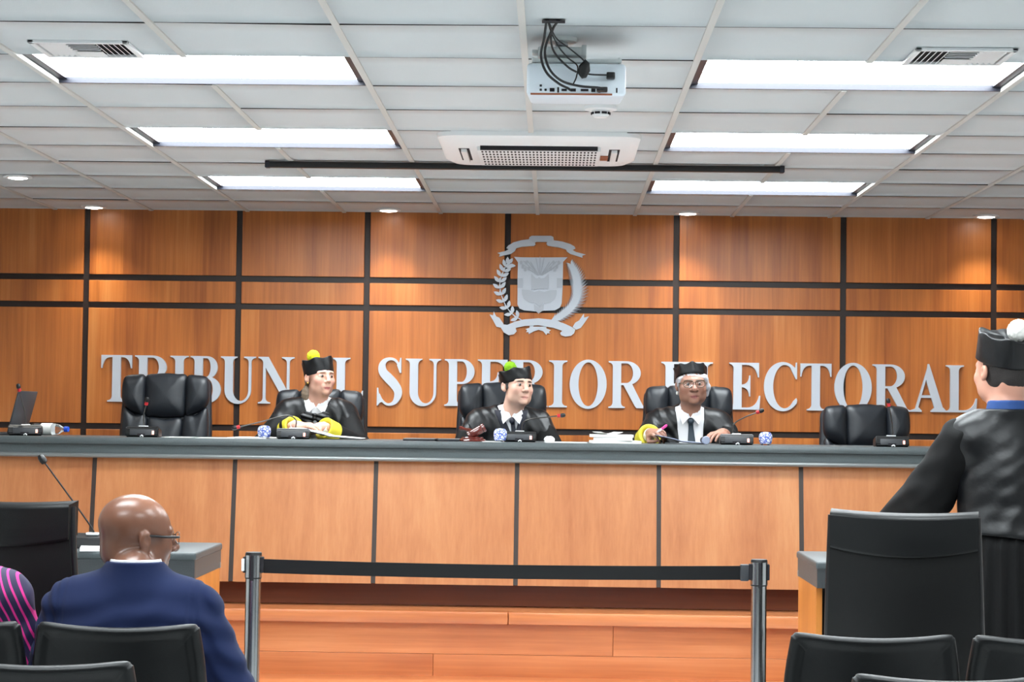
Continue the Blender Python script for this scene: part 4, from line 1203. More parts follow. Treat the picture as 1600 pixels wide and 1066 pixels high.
def make_cup(label, x, y):
    t = thing('covered_glass', label, 'glass', (x, y, DESK), 0, 'glasses with printed covers')
    lathe('tumbler', [(0.0, 0.0), (0.026, 0.0), (0.029, 0.02), (0.031, 0.050), (0.031, 0.052)], M['clear'], t, 24)
    lathe('paper_cover', [(0.0295, 0.008), (0.034, 0.020), (0.0365, 0.038), (0.034, 0.056), (0.024, 0.068), (0.0, 0.072)], M['cover'], t, 24)
make_cup('blue and white printed covered glass before the judge with yellow pompom', -1.545, 10.60)
make_cup('blue and white printed covered glass beside the wooden gavel', -0.285, 10.58)
make_cup('blue and white printed covered glass right of the last judge microphone', 1.122, 10.60)
sheet('paper_sheet', 'loose white sheet on the bench between the first two microphones', -1.80, 10.60, DESK, 0.20, 0.21, 0.06, M['paper'])
sheet('paper_sheet', 'white sheets by the covered glass of the judge with yellow pompom', -1.62, 10.72, DESK, 0.21, 0.29, -0.1, M['paper'], 0.006)
sheet('paper_sheet', 'white sheet under the covered glass beside the gavel', -0.33, 10.52, DESK, 0.10, 0.14, 0.1, M['paper'])
sheet('paper_sheet', 'white sheets between the crumpled napkin and the paper stack', 0.06, 10.58, DESK, 0.22, 0.2, 0.05, M['paper'], 0.003)
sheet('paper_sheet', 'white sheet in front of the first empty armchair, right of its microphone', -2.02, 10.70, DESK, 0.15, 0.21, 0.0, M['paper'])
# paper stack: three bundles with a loose curled sheet on top
for i, (z, w, h, rz, lab) in enumerate(((0.0, 0.26, 0.014, 0.06, 'lowest wide bundle of the white paper stack'), (0.015, 0.205, 0.016, -0.04, 'middle bundle of the white paper stack'), (0.032, 0.225, 0.014, 0.02, 'upper bundle of the white paper stack'))):
    sheet('paper_bundle', lab, 0.325 - 0.01*i, 10.62, DESK + z, w, 0.22, rz, M['paper'], h, 'papers', 'bundles of the paper stack')
sheet('paper_sheet', 'curled loose sheet on top of the white paper stack', 0.285, 10.64, DESK + 0.047, 0.12, 0.18, 0.25, M['paper'], 0.001, 'paper', None, 0.012)
# crumpled napkin
bm = bmesh.new(); bmesh.ops.create_icosphere(bm, subdivisions=3, radius=0.024)
for v in bm.verts:
    v.co *= 1 + random.uniform(-0.09, 0.09); v.co.z = max(v.co.z * 0.8, -0.015); v.co.x *= 1.2
o = obj('napkin', bm, M['paper'], smooth=60); o.location = (-0.025, 10.60, DESK + 0.0155); tag(o, 'crumpled white napkin right of the middle microphone', 'napkin')
# closed tablets
for i, (x, w, lab) in enumerate(((-0.705, 0.185, 'dark tablet lying flat left of the gavel, the further left one'), (-0.565, 0.13, 'dark tablet lying flat next to the gavel block'))):
    t = thing('tablet', lab, 'tablet', (x, 10.62, DESK), 0, 'flat tablets')
    box('case', (-w/2, -0.11, 0.0), (w/2, 0.11, 0.009), M['folder'], t, bevel=0.002)
    box('cover', (-w/2, -0.11, 0.009), (w/2, 0.11, 0.013), M['tablet'], t, bevel=0.001, seg=1)
# gavel and block
gb = thing('gavel_block', 'round red brown sounding block under the gavel', 'gavel block', (-0.432, 10.58, DESK))
lathe('disc', [(0.0, 0.0), (0.070, 0.0), (0.072, 0.006), (0.066, 0.012), (0.058, 0.014), (0.058, 0.020), (0.054, 0.024), (0.0, 0.024)], M['gavel'], gb, 40)
gv = thing('gavel', 'red brown wooden gavel leaning on its sounding block', 'gavel', (-0.432, 10.55, DESK + 0.052), 0)
GM = Matrix.Rotation(math.radians(60), 4, 'Y') @ Matrix.Translation((0, 0, 0.0))
lathe('head', [(0.0, -0.050), (0.020, -0.050), (0.024, -0.046), (0.024, -0.036), (0.020, -0.033), (0.022, -0.028), (0.022, 0.028), (0.020, 0.033), (0.024, 0.036), (0.024, 0.046), (0.020, 0.050), (0.0, 0.050)], M['gavel'], gv, 28, M=Matrix.Translation((0.022, 0, 0.0)) @ GM)
lathe('handle', [(0.008, 0.0), (0.008, 0.05), (0.011, 0.09), (0.008, 0.13), (0.013, 0.18), (0.0, 0.19)], M['gavel'], gv, 16, M=Matrix.Translation((0.02, 0, 0)) @ Matrix.Rotation(math.radians(-80), 4, 'Y') @ Matrix.Rotation(math.radians(-60), 4, 'X'))
# open folders in front of the judges
def open_folder(label, x, y, rz, w, d, lift, page):
    t = thing('open_folder', label, 'folder', (x, y, DESK), rz)
    for nm, mat, s, dz in (('cover', M['folder'], 1.0, 0.0), ('pages', page, 0.94, 0.004)):
        bm = bmesh.new(); n = 14; A, B = [], []
        for i in range(n + 1):
            u = i/n*2 - 1
            zz = lift * (0.25 + 0.75*abs(u)**0.8) if u < 0 else lift*0.25*(1-u)
            A.append([bm.verts.new((u*w/2*s, v*d/2*s, zz + dz + 0.004)) for v in (-1, 1)]); B.append([bm.verts.new((u*w/2*s, v*d/2*s, zz + dz)) for v in (-1, 1)])
        for i in range(n):
            bm.faces.new((A[i][0], A[i+1][0], A[i+1][1], A[i][1])); bm.faces.new((B[i][0], B[i][1], B[i+1][1], B[i+1][0]))
            for v in (0, 1): bm.faces.new((A[i][v], A[i+1][v], B[i+1][v], B[i][v]))
        for i in (0, n): bm.faces.new((A[i][0], A[i][1], B[i][1], B[i][0]))
        obj(nm, bm, mat, t, smooth=50)
    return t
open_folder('black open folder with white pages under the hands of the judge with yellow pompom', -1.20, 10.76, 0.0, 0.36, 0.26, 0.05, M['paper'])
fl = open_folder('open folder with bluish curved pages before the judge wearing glasses', 0.675, 10.70, 0.0, 0.27, 0.24, 0.040, M['paper_b'])
o = thing('paper_cup', 'clear cup with pale lid left of the last judge microphone', 'cup', (0.805, 10.585, DESK + 0.022), 0.2)
RY = Matrix.Rotation(PI/2, 4, 'X')
lathe('cup_body', [(0.0, -0.06), (0.016, -0.06), (0.021, 0.0), (0.021, 0.004)], M['folder'], o, 24, M=RY)
lathe('lid', [(0.0, 0.008), (0.019, 0.008), (0.0225, 0.004), (0.0225, -0.002), (0.0, -0.002)][::-1], M['paper_b'], o, 24, M=RY)
# on the attorneys' tables
o = thing('paper_cup', 'small white cup on the right table behind the tall dark office chair', 'cup', (1.148, 7.88, 0.905))
lathe('cup_body', [(0.0, 0.0), (0.022, 0.0), (0.030, 0.07), (0.031, 0.072), (0.028, 0.072), (0.021, 0.003), (0.0, 0.003)], M['paper'], o, 24)
lathe('saucer', [(0.0, -0.0), (0.045, 0.0), (0.052, 0.006), (0.0, 0.004)], M['paper'], o, 24)
sheet('paper_sheet', 'white sheet on the left table between the dark office chair and the bald head', -1.79, 7.80, 0.905, 0.12, 0.2, 0.2, M['paper'], 0.012)

# ------------------------------------------------------------------ people: one continuous skin per body, grown from a distance field
class Frame:
    def __init__(self, t=(0, 0, 0), yaw=0.0, pitch=0.0, roll=0.0, s=1.0):
        R = Matrix.Rotation(yaw, 3, 'Z') @ Matrix.Rotation(pitch, 3, 'X') @ Matrix.Rotation(roll, 3, 'Y')
        self.R = np.array(R); self.t = np.array(t, float); self.s = s
    def w(self, p): return self.R @ (np.array(p, float) * self.s) + self.t
WORLD_FRAME = Frame()

class Field:
    def __init__(self, lo, hi, res):
        self.lo = np.array(lo, float); self.res = res
        self.n = np.ceil((np.array(hi) - self.lo) / res).astype(int) + 1
        self.F = np.full(self.n, 1.0, np.float32)
        self.ax = [self.lo[i] + res*np.arange(self.n[i]) for i in range(3)]
    def sub(self, lo, hi):
        a = np.clip(np.floor((np.array(lo) - self.lo)/self.res).astype(int), 0, self.n)
        b = np.clip(np.ceil((np.array(hi) - self.lo)/self.res).astype(int) + 1, 0, self.n)
        return tuple(slice(i, j) for i, j in zip(a, b))
    def grid(self, sl):
        return np.meshgrid(*[self.ax[i][sl[i]].astype(np.float32) for i in range(3)], indexing='ij')
    def mixin(self, sl, d, k, mode):
        A = self.F[sl]; d = d.astype(np.float32)
        if mode == 'u':
            if k <= 0: r = np.minimum(A, d)
            else:
                h = np.clip(0.5 + 0.5*(A - d)/k, 0, 1); r = A*(1-h) + d*h - k*h*(1-h)
        elif mode == 's':
            if k <= 0: r = np.maximum(A, -d)
            else:
                h = np.clip(0.5 - 0.5*(A + d)/k, 0, 1); r = A*(1-h) - d*h + k*h*(1-h)
        else: r = np.maximum(A, d)
        self.F[sl] = r
    def add(self, prims, fr=WORLD_FRAME):
        for p in prims:
            typ = p[0]; mode = 'u'
            if typ[0] == '-': mode = 's'; typ = typ[1:]
            if typ == 'c':
                a, b, ra, rb, k = p[1:6]; a = np.array(a, float); b = np.array(b, float)
                m = max(ra, rb); L0, L1 = np.minimum(a, b) - m, np.maximum(a, b) + m
            else:
                c, r = np.array(p[1], float), np.array(p[2], float)
                k = p[3]; m = np.linalg.norm(r) if len(p) > 4 and p[4] is not None else r
                L0, L1 = c - m, c + m
            cs = np.array([fr.w((x, y, z)) for x in (L0[0], L1[0]) for y in (L0[1], L1[1]) for z in (L0[2], L1[2])])
            mg = k*1.2 + 2.5*self.res
            sl = self.sub(cs.min(0) - mg, cs.max(0) + mg)
            if any(s.stop <= s.start for s in sl): continue
            X, Y, Z = self.grid(sl)
            if fr is not WORLD_FRAME:
                X, Y, Z = X - fr.t[0], Y - fr.t[1], Z - fr.t[2]
                R = fr.R / fr.s
                X, Y, Z = X*R[0,0] + Y*R[1,0] + Z*R[2,0], X*R[0,1] + Y*R[1,1] + Z*R[2,1], X*R[0,2] + Y*R[1,2] + Z*R[2,2]
            if typ == 'c':
                d_ = b - a; L2 = max(float(d_ @ d_), 1e-9)
                t = np.clip(((X-a[0])*d_[0] + (Y-a[1])*d_[1] + (Z-a[2])*d_[2])/L2, 0, 1)
                d = np.sqrt((X-a[0]-t*d_[0])**2 + (Y-a[1]-t*d_[1])**2 + (Z-a[2]-t*d_[2])**2) - (ra + (rb-ra)*t)
            else:
                x, y, z = X - c[0], Y - c[1], Z - c[2]
                if len(p) > 4 and p[4] is not None:
                    Q = np.array(p[4])
                    x, y, z = x*Q[0,0] + y*Q[1,0] + z*Q[2,0], x*Q[0,1] + y*Q[1,1] + z*Q[2,1], x*Q[0,2] + y*Q[1,2] + z*Q[2,2]
                if typ == 'e':
                    k0 = np.sqrt((x/r[0])**2 + (y/r[1])**2 + (z/r[2])**2); k1 = np.sqrt((x/r[0]**2)**2 + (y/r[1]**2)**2 + (z/r[2]**2)**2)
                    d = k0*(k0-1)/np.maximum(k1, 1e-6)
                else:
                    rr = 0.35*min(r); qx, qy, qz = abs(x)-r[0]+rr, abs(y)-r[1]+rr, abs(z)-r[2]+rr
                    d = np.sqrt(np.maximum(qx, 0)**2 + np.maximum(qy, 0)**2 + np.maximum(qz, 0)**2) + np.minimum(np.maximum(qx, np.maximum(qy, qz)), 0) - rr
            self.mixin(sl, d*fr.s, k*fr.s, mode)
        return self
    def cut(self, fn, keep=True, lo=None, hi=None):
        """intersect with (or remove) the region where fn < 0"""
        sl = self.sub(lo, hi) if lo is not None else tuple(slice(0, n) for n in self.n)
        X, Y, Z = self.grid(sl); d = fn(X, Y, Z)
        self.F[sl] = np.maximum(self.F[sl], d if keep else -d)
        return self
    def warp(self, fn):
        X, Y, Z = self.grid(tuple(slice(0, n) for n in self.n))
        m = self.F < 0.06
        self.F[m] += fn(X[m], Y[m], Z[m]).astype(np.float32)
        return self
    def copy(self):
        o = object.__new__(Field); o.__dict__.update(self.__dict__); o.F = self.F.copy(); return o
    def mesh(self, name):
        F = self.F; F[0] = F[-1] = 1; F[:, 0] = F[:, -1] = 1; F[:, :, 0] = F[:, :, -1] = 1
        ins = F < 0
        s = np.zeros(np.array(F.shape) - 1, np.uint8)
        for i in (0, 1):
            for j in (0, 1):
                for k in (0, 1): s += ins[i:F.shape[0]-1+i, j:F.shape[1]-1+j, k:F.shape[2]-1+k]
        I, J, K = np.nonzero((s > 0) & (s < 8))
        idx = np.full(s.shape, -1, np.int32); idx[I, J, K] = np.arange(len(I))
        acc = np.zeros((len(I), 3)); cnt = np.zeros(len(I))
        cor = [(a, b, c) for a in (0, 1) for b in (0, 1) for c in (0, 1)]
        V = {c: F[I+c[0], J+c[1], K+c[2]] for c in cor}
        for c in cor:
            for ax in range(3):
                if c[ax]: continue
                e = list(c); e[ax] = 1; e = tuple(e)
                a, b = V[c], V[e]; m = (a < 0) != (b < 0)
                t = np.where(m, a/np.where(m, a-b, 1), 0)
                P = np.zeros((len(I), 3)) + np.array(c); P[:, ax] += t
                acc[m] += P[m]; cnt[m] += 1
        pos = self.lo + (np.stack([I, J, K], 1) + acc/np.maximum(cnt, 1)[:, None])*self.res
        quads = []
        for ax in range(3):
            sh = [slice(1, -1)]*3; sh[ax] = slice(0, -1)
            A = ins[tuple(sh)]
            sh2 = list(sh); sh2[ax] = slice(1, None)
            B = ins[tuple(sh2)]
            P = np.argwhere(A != B); 
            if not len(P): continue
            fl = A[P[:, 0], P[:, 1], P[:, 2]]
            o = np.ones(3, int); o[ax] = 0
            P = P + o
            u, v = [(1, 2), (2, 0), (0, 1)][ax]
            def cell(du, dv):
                q = P.copy(); q[:, u] += du; q[:, v] += dv; return idx[q[:, 0], q[:, 1], q[:, 2]]
            Q = np.stack([cell(-1, -1), cell(0, -1), cell(0, 0), cell(-1, 0)], 1)
            Q[~fl] = Q[~fl][:, ::-1]
            quads.append(Q)
        Q = np.concatenate(quads); Q = Q[(Q >= 0).all(1)]
        me = bpy.data.meshes.new(name)
        me.vertices.add(len(pos)); me.vertices.foreach_set('co', pos.astype(np.float32).ravel())
        me.loops.add(len(Q)*4); me.loops.foreach_set('vertex_index', Q.ravel().astype(np.int32))
        me.polygons.add(len(Q)); me.polygons.foreach_set('loop_start', np.arange(0, len(Q)*4, 4, dtype=np.int32))
        try: me.polygons.foreach_set('loop_total', np.full(len(Q), 4, np.int32))
        except Exception: pass
        me.polygons.foreach_set('use_smooth', np.ones(len(Q), bool))
        me.update(); me.validate()
        return me, pos
    def obj(self, name, mat, parent):
        me, pos = self.mesh(name); o = link_mesh(name, me, mat, parent)
        if name in ('shirt', 'lapel', 'tie', 'robe', 'cuff', 'jacket', 'shirt_collar', 'hair', 'blouse'):      # soften the cut edges of cloth
            md = o.modifiers.new('soft_edges', 'SMOOTH'); md.factor = .5; md.iterations = 5 if name in ('shirt', 'lapel', 'robe') else 2
        return o

def rot3(ax, deg): return np.array(Matrix.Rotation(math.radians(deg), 3, ax))
def basis(fwd_, up_):
    """columns: x = side, y = along, z = up"""
    y = np.array(fwd_, float); y /= np.linalg.norm(y); z = np.array(up_, float); z -= y*(z @ y); z /= np.linalg.norm(z)
    return np.stack([np.cross(y, z), y, z], 1)

def head_prims(jaw=1.0, full=1.0, nose=1.0, crown=.122):
    P = [('e', (0, .018, .012 + (crown - .042)*.375), (.077, .098, (crown - .012)*.73), 0), ('e', (0, -.028, .005), (.066*full, .066, min(.078, crown - .008)), .03),
         ('e', (0, -.034, -.050), (.055*jaw*full, .052, .054), .03), ('e', (0, -.030, -.075), (.044*jaw*full, .052, .034), .02),
         ('e', (0, -.078, -.098), (.020*jaw, .016, .016), .022)]
    for s in (-1, 1):
        P += [('e', (s*.040, -.060, -.026), (.026*full, .026, .026), .022),
              ('c', (s*.012, -.090, .022), (s*.046, -.074, .022), .011, .009, .012),
              ('e', (s*.042*jaw, -.025, -.070), (.022, .03, .03), .03)]
    for s in (-1, 1): P.append(('-e', (s*.031, -.102, .003), (.018, .016, .011), .014))
    for s in (-1, 1):                                    # lids
        P += [('c', (s*.018, -.086, .001), (s*.044, -.079, .001), .0095, .0085, .004), ('-c', (s*.0215, -.0985, .0005), (s*.041, -.0905, .0005), .0028, .0024, .002)]
    P += [('c', (0, -.088, .016), (0, -.114, -.030), .0085, .0125*nose, .012), ('e', (0, -.114, -.033), (.0125*nose, .011, .009), .006)]
    for s in (-1, 1):
        P += [('e', (s*.0135*nose, -.101, -.036), (.0085, .012, .008), .006), ('-e', (s*.0075, -.110, -.0425), (.0045, .006, .004), .003)]
    P += [('e', (0, -.080, -.062), (.030, .016, .022), .016),
          ('c', (-.026, -.083, -.0715), (0, -.0925, -.0670), .0034, .0050, .004), ('c', (.026, -.083, -.0715), (0, -.0925, -.0670), .0034, .0050, .004),
          ('c', (-.022, -.083, -.0765), (0, -.0910, -.0775), .0036, .0056, .004), ('c', (.022, -.083, -.0765), (0, -.0910, -.0775), .0036, .0056, .004),
          ('-c', (-.027, -.087, -.0738), (0, -.0970, -.0722), .0017, .0020, .003), ('-c', (.027, -.087, -.0738), (0, -.0970, -.0722), .0017, .0020, .003)]
    for s in (-1, 1):
        Q = rot3('Z', s*-9) @ rot3('X', -8)
        P += [('e', (s*.083, .014, -.004), (.0105, .020, .028), .004, Q), ('e', (s*.080, .006, -.026), (.008, .010, .010), .004),
              ('-e', (s*.0960, .008, -.001), (.0110, .0115, .017), .003, Q)]
    return P

def neck_prims(hf, base, r=.056):
    """from under the skull to the collar, in body space"""
    a = hf.w((0, .022, -.055)); b = np.array(base, float)
    c = hf.w((0, -.015, -.080))
    return [('c', a, b, r*hf.s, r*1.08, .03), ('c', c, b + np.array([0, -.01, .02]), r*.62*hf.s, r*.8, .03)]

def hand_prims(wrist, along, palm_n, side, curl=0.35, spread=0.10, s=1.0, thumb_in=0.5, curls=None):
    """wrist -> knuckles direction 'along'; palm_n points out of the palm; side = +1 when the thumb is on +side axis"""
    B = basis(along, palm_n); X, Y, Z = B[:, 0]*side, B[:, 1], B[:, 2]
    o = np.array(wrist, float)
    g = lambda x, y, z: o + s*(X*x + Y*y + Z*z)
    P = [('e', g(0, .046, 0), np.array((.040, .052, .0155))*s, .012, B), ('c', g(0, -.03, 0), g(0, .02, 0), .026*s, .025*s, .02),
         ('e', g(.026, .030, .008), np.array((.017, .028, .014))*s, .01, B)]
    spec = [(.031, .090, (.040, .024, .020), .0088), (.010, .095, (.044, .028, .021), .0092), (-.011, .091, (.041, .026, .020), .0087), (-.030, .082, (.031, .020, .018), .0078)]
    for i, (x, y, ls, r) in enumerate(spec):
        c_ = (curls[i] if curls else curl * (1 + 0.15*i))
        a = 0.0; p = g(x, y, 0); q0 = g(x*.75, y - .045, 0)
        P.append(('c', q0, p, r*1.05*s, r*1.05*s, .006))
        fan = spread * (1.5 - i) / 1.5
        for j, l in enumerate(ls):
            a += c_ * (0.8 if j == 0 else 1.0)
            d = X*math.sin(fan)*math.cos(a) + Y*math.cos(a)*math.cos(fan) + Z*math.sin(a)
            q = p + d*l*s
            rr = r*(1 - .10*j)*s
            P.append(('c', p, q, rr, rr*.92, .0025)); p = q
    t0 = g(.030, .020, .006); t1 = g(.052, .048, .014 + .012*thumb_in); t2 = g(.056 - .020*thumb_in, .076, .020 + .018*thumb_in); t3 = g(.052 - .034*thumb_in, .098, .022 + .022*thumb_in)
    P += [('c', t0, t1, .0135*s, .0115*s, .008), ('c', t1, t2, .0108*s, .0100*s, .003), ('c', t2, t3, .0098*s, .0078*s, .003)]
    return P

def limb(a, b, c, r0, r1, r2, k=.03):
    return [('c', a, b, r0, r1, k), ('c', b, c, r1*.98, r2, k*.6)]

def ellip(c, r, k, R=None): return ('e', c, r, k, R)

def torso_prims(sk, inf=0.0, broad=1.0):
    L, R_, pel = np.array(sk['shL']), np.array(sk['shR']), np.array(sk['pelvis'])
    mid = (L + R_)/2; nb = np.array(sk['neck'])
    ch = mid*.62 + pel*.38; wa = mid*.30 + pel*.70
    hw = np.linalg.norm(L - R_)/2
    return [ellip(ch + np.array((0, .0, .0)), (hw*.98*broad + inf, .125*broad + inf, .24 + inf), 0), ellip(wa, (hw*.86*broad + inf, .128*broad + inf, .20 + inf), .05),
            ellip(pel, (hw*.92*broad + inf, .14*broad + inf, .14 + inf), .05),
            ('c', L*.88 + R_*.12 , R_*.88 + L*.12, .066 + inf, .066 + inf, .05),
            ('c', nb + np.array((0, .01, -.005)), L*.85 + mid*.15 + np.array((0, 0, .015)), .046 + inf, .050 + inf, .05), ('c', nb + np.array((0, .01, -.005)), R_*.85 + mid*.15 + np.array((0, 0, .015)), .046 + inf, .050 + inf, .05)]

def paint(me, pos, base, spots, hf):
    """spots: (centre, radii, colour, strength) in head space - pigment of lips, brows, cheeks"""
    C = np.tile(np.array(base[:3]), (len(pos), 1))
    q = (pos - hf.t) @ hf.R / hf.s
    for c, r, colr, st in spots:
        d = np.sqrt((((q - np.array(c))/np.array(r))**2).sum(1))
        w = np.clip((1.15 - d)/0.4, 0, 1)*st
        C = C*(1 - w[:, None]) + np.array(colr[:3])*w[:, None]
    at = me.attributes.new('Col', 'FLOAT_COLOR', 'POINT')
    at.data.foreach_set('color', np.concatenate([C, np.ones((len(C), 1))], 1).astype(np.float32).ravel())

def face_spots(lip, brow, cheek=None, brow_st=0.9, extra=()):
    S = []
    if cheek is not None:
        for s in (-1, 1): S.append(((s*.043, -.07, -.03), (.028, .035, .028), cheek, .45))
        S.append(((0, -.118, -.032), (.014, .014, .012), cheek, .35))
    S += [((0, -.092, -.0690), (.024, .018, .0046), lip, .9), ((0, -.090, -.0772), (.020, .016, .0050), lip, .9), ((0, -.095, -.0725), (.026, .02, .0014), (lip[0]*.35, lip[1]*.3, lip[2]*.3), .8)]
    for s in (-1, 1):
        S += [((s*.028, -.090, .0215), (.017, .03, .0050), brow, brow_st), ((s*.042, -.085, .0200), (.010, .03, .0040), brow, brow_st*.8),
              ((s*.031, -.09, .0055), (.017, .02, .0030), brow, .85), ((s*.031, -.09, -.0045), (.015, .02, .0016), brow, .5)]
    return S + list(extra)

def add_eyes(hf, parent, look=(0, 0)):
    for s in (-1, 1):
        bm = bmesh.new(); bmesh.ops.create_uvsphere(bm, u_segments=20, v_segments=14, radius=.0112*hf.s)
        d = Vector((look[0], -1, look[1])).normalized()
        for f in bm.faces:
            if f.calc_center_median().normalized().dot(d) > 0.74: f.material_index = 1
        c = hf.w((s*.031, -.0835, .0005)); Rm = Matrix(hf.R.tolist()).to_4x4()
        for v in bm.verts: v.co = Matrix.Translation(c.tolist()) @ Rm @ v.co
        obj('eye', bm, [M['eye_white'], M['iris']], parent, smooth=True)

def add_hat(hf, parent, pom, zb=.052, tilt=-8, roll=0, h=.088, r=(.086, .104), pomc=(0, .02), pomr=.036, lobes=6, pom_sink=0.0, ph=0.0):
    bm = bmesh.new(); n = 96; rings = []
    T_ = Matrix.Translation(Vector(hf.t.tolist())) @ Matrix(hf.R.tolist()).to_4x4() @ Matrix.Scale(hf.s, 4) @ Matrix.Translation((0, .012, zb)) @ Matrix.Rotation(math.radians(roll), 4, 'Y') @ Matrix.Rotation(math.radians(tilt), 4, 'X')
    lv = [(0.0, -.003, .97), (0.0, 0.0, 1.0), (.012, 0.0, 1.005), (.25, 0, 1.01), (.5, 0, 1.02), (.75, 0, 1.035), (.95, 0, 1.05), (1.0, 0, 1.045), (1.02, 0, 1.0), (1.0, 0, .8), (.96, 0, .5), (.94, 0, .2)]
    for f, dz, sc_ in lv:
        ring = []
        for q in range(n):
            a = 2*PI*q/n
            fold = abs(math.cos(a*lobes/2 + ph))
            c_ = 1 + (.055*f)*(fold**3 - .4)
            wr = .003*math.sin(a*9 + f*5) * f
            up = .010*f*(fold**3 - .3)
            ring.append(bm.verts.new(T_ @ Vector(((r[0]*sc_*c_ + wr)*math.cos(a), (r[1]*sc_*c_ + wr)*math.sin(a), f*h + dz + up))))
        rings.append(ring)
    for a, b_ in zip(rings, rings[1:]):
        for q in range(n): bm.faces.new((a[q], a[(q+1) % n], b_[(q+1) % n], b_[q]))
    bm.faces.new(rings[-1])
    hat = obj('hat', bm, M['satin'], parent, smooth=60)
    bm = bmesh.new(); bmesh.ops.create_icosphere(bm, subdivisions=4, radius=pomr)
    for v in bm.verts:
        v.co *= 1 + random.uniform(-.08, .08)
    Tp = T_ @ Matrix.Translation((pomc[0], pomc[1], h + pomr*.75 - pom_sink))
    for v in bm.verts: v.co = Tp @ v.co
    obj('pompom', bm, pom, hat, smooth=True)
    return hat

def wrinkle(amp, seed, fx=95., fz=16., diag=45.):
    def fn(X, Y, Z):
        return amp*(np.sin(fx*X + diag*Z + 2.2*np.sin(fz*Z + seed) + seed) * .6 + np.sin(fx*.55*Y - diag*1.3*Z + 1.7*np.sin(9*X + seed*2)) * .4) * (0.6 + 0.4*np.sin(7*X + 5*Z + seed))
    return fn

def seated_bounds(sk, pad=.16):
    P = np.array([v for k, v in sk.items() if isinstance(v, (tuple, list, np.ndarray)) and len(v) == 3 and k != 'head'] + [sk['head'].t + np.array((0, 0, .2))])
    return P.min(0) - pad, P.max(0) + pad

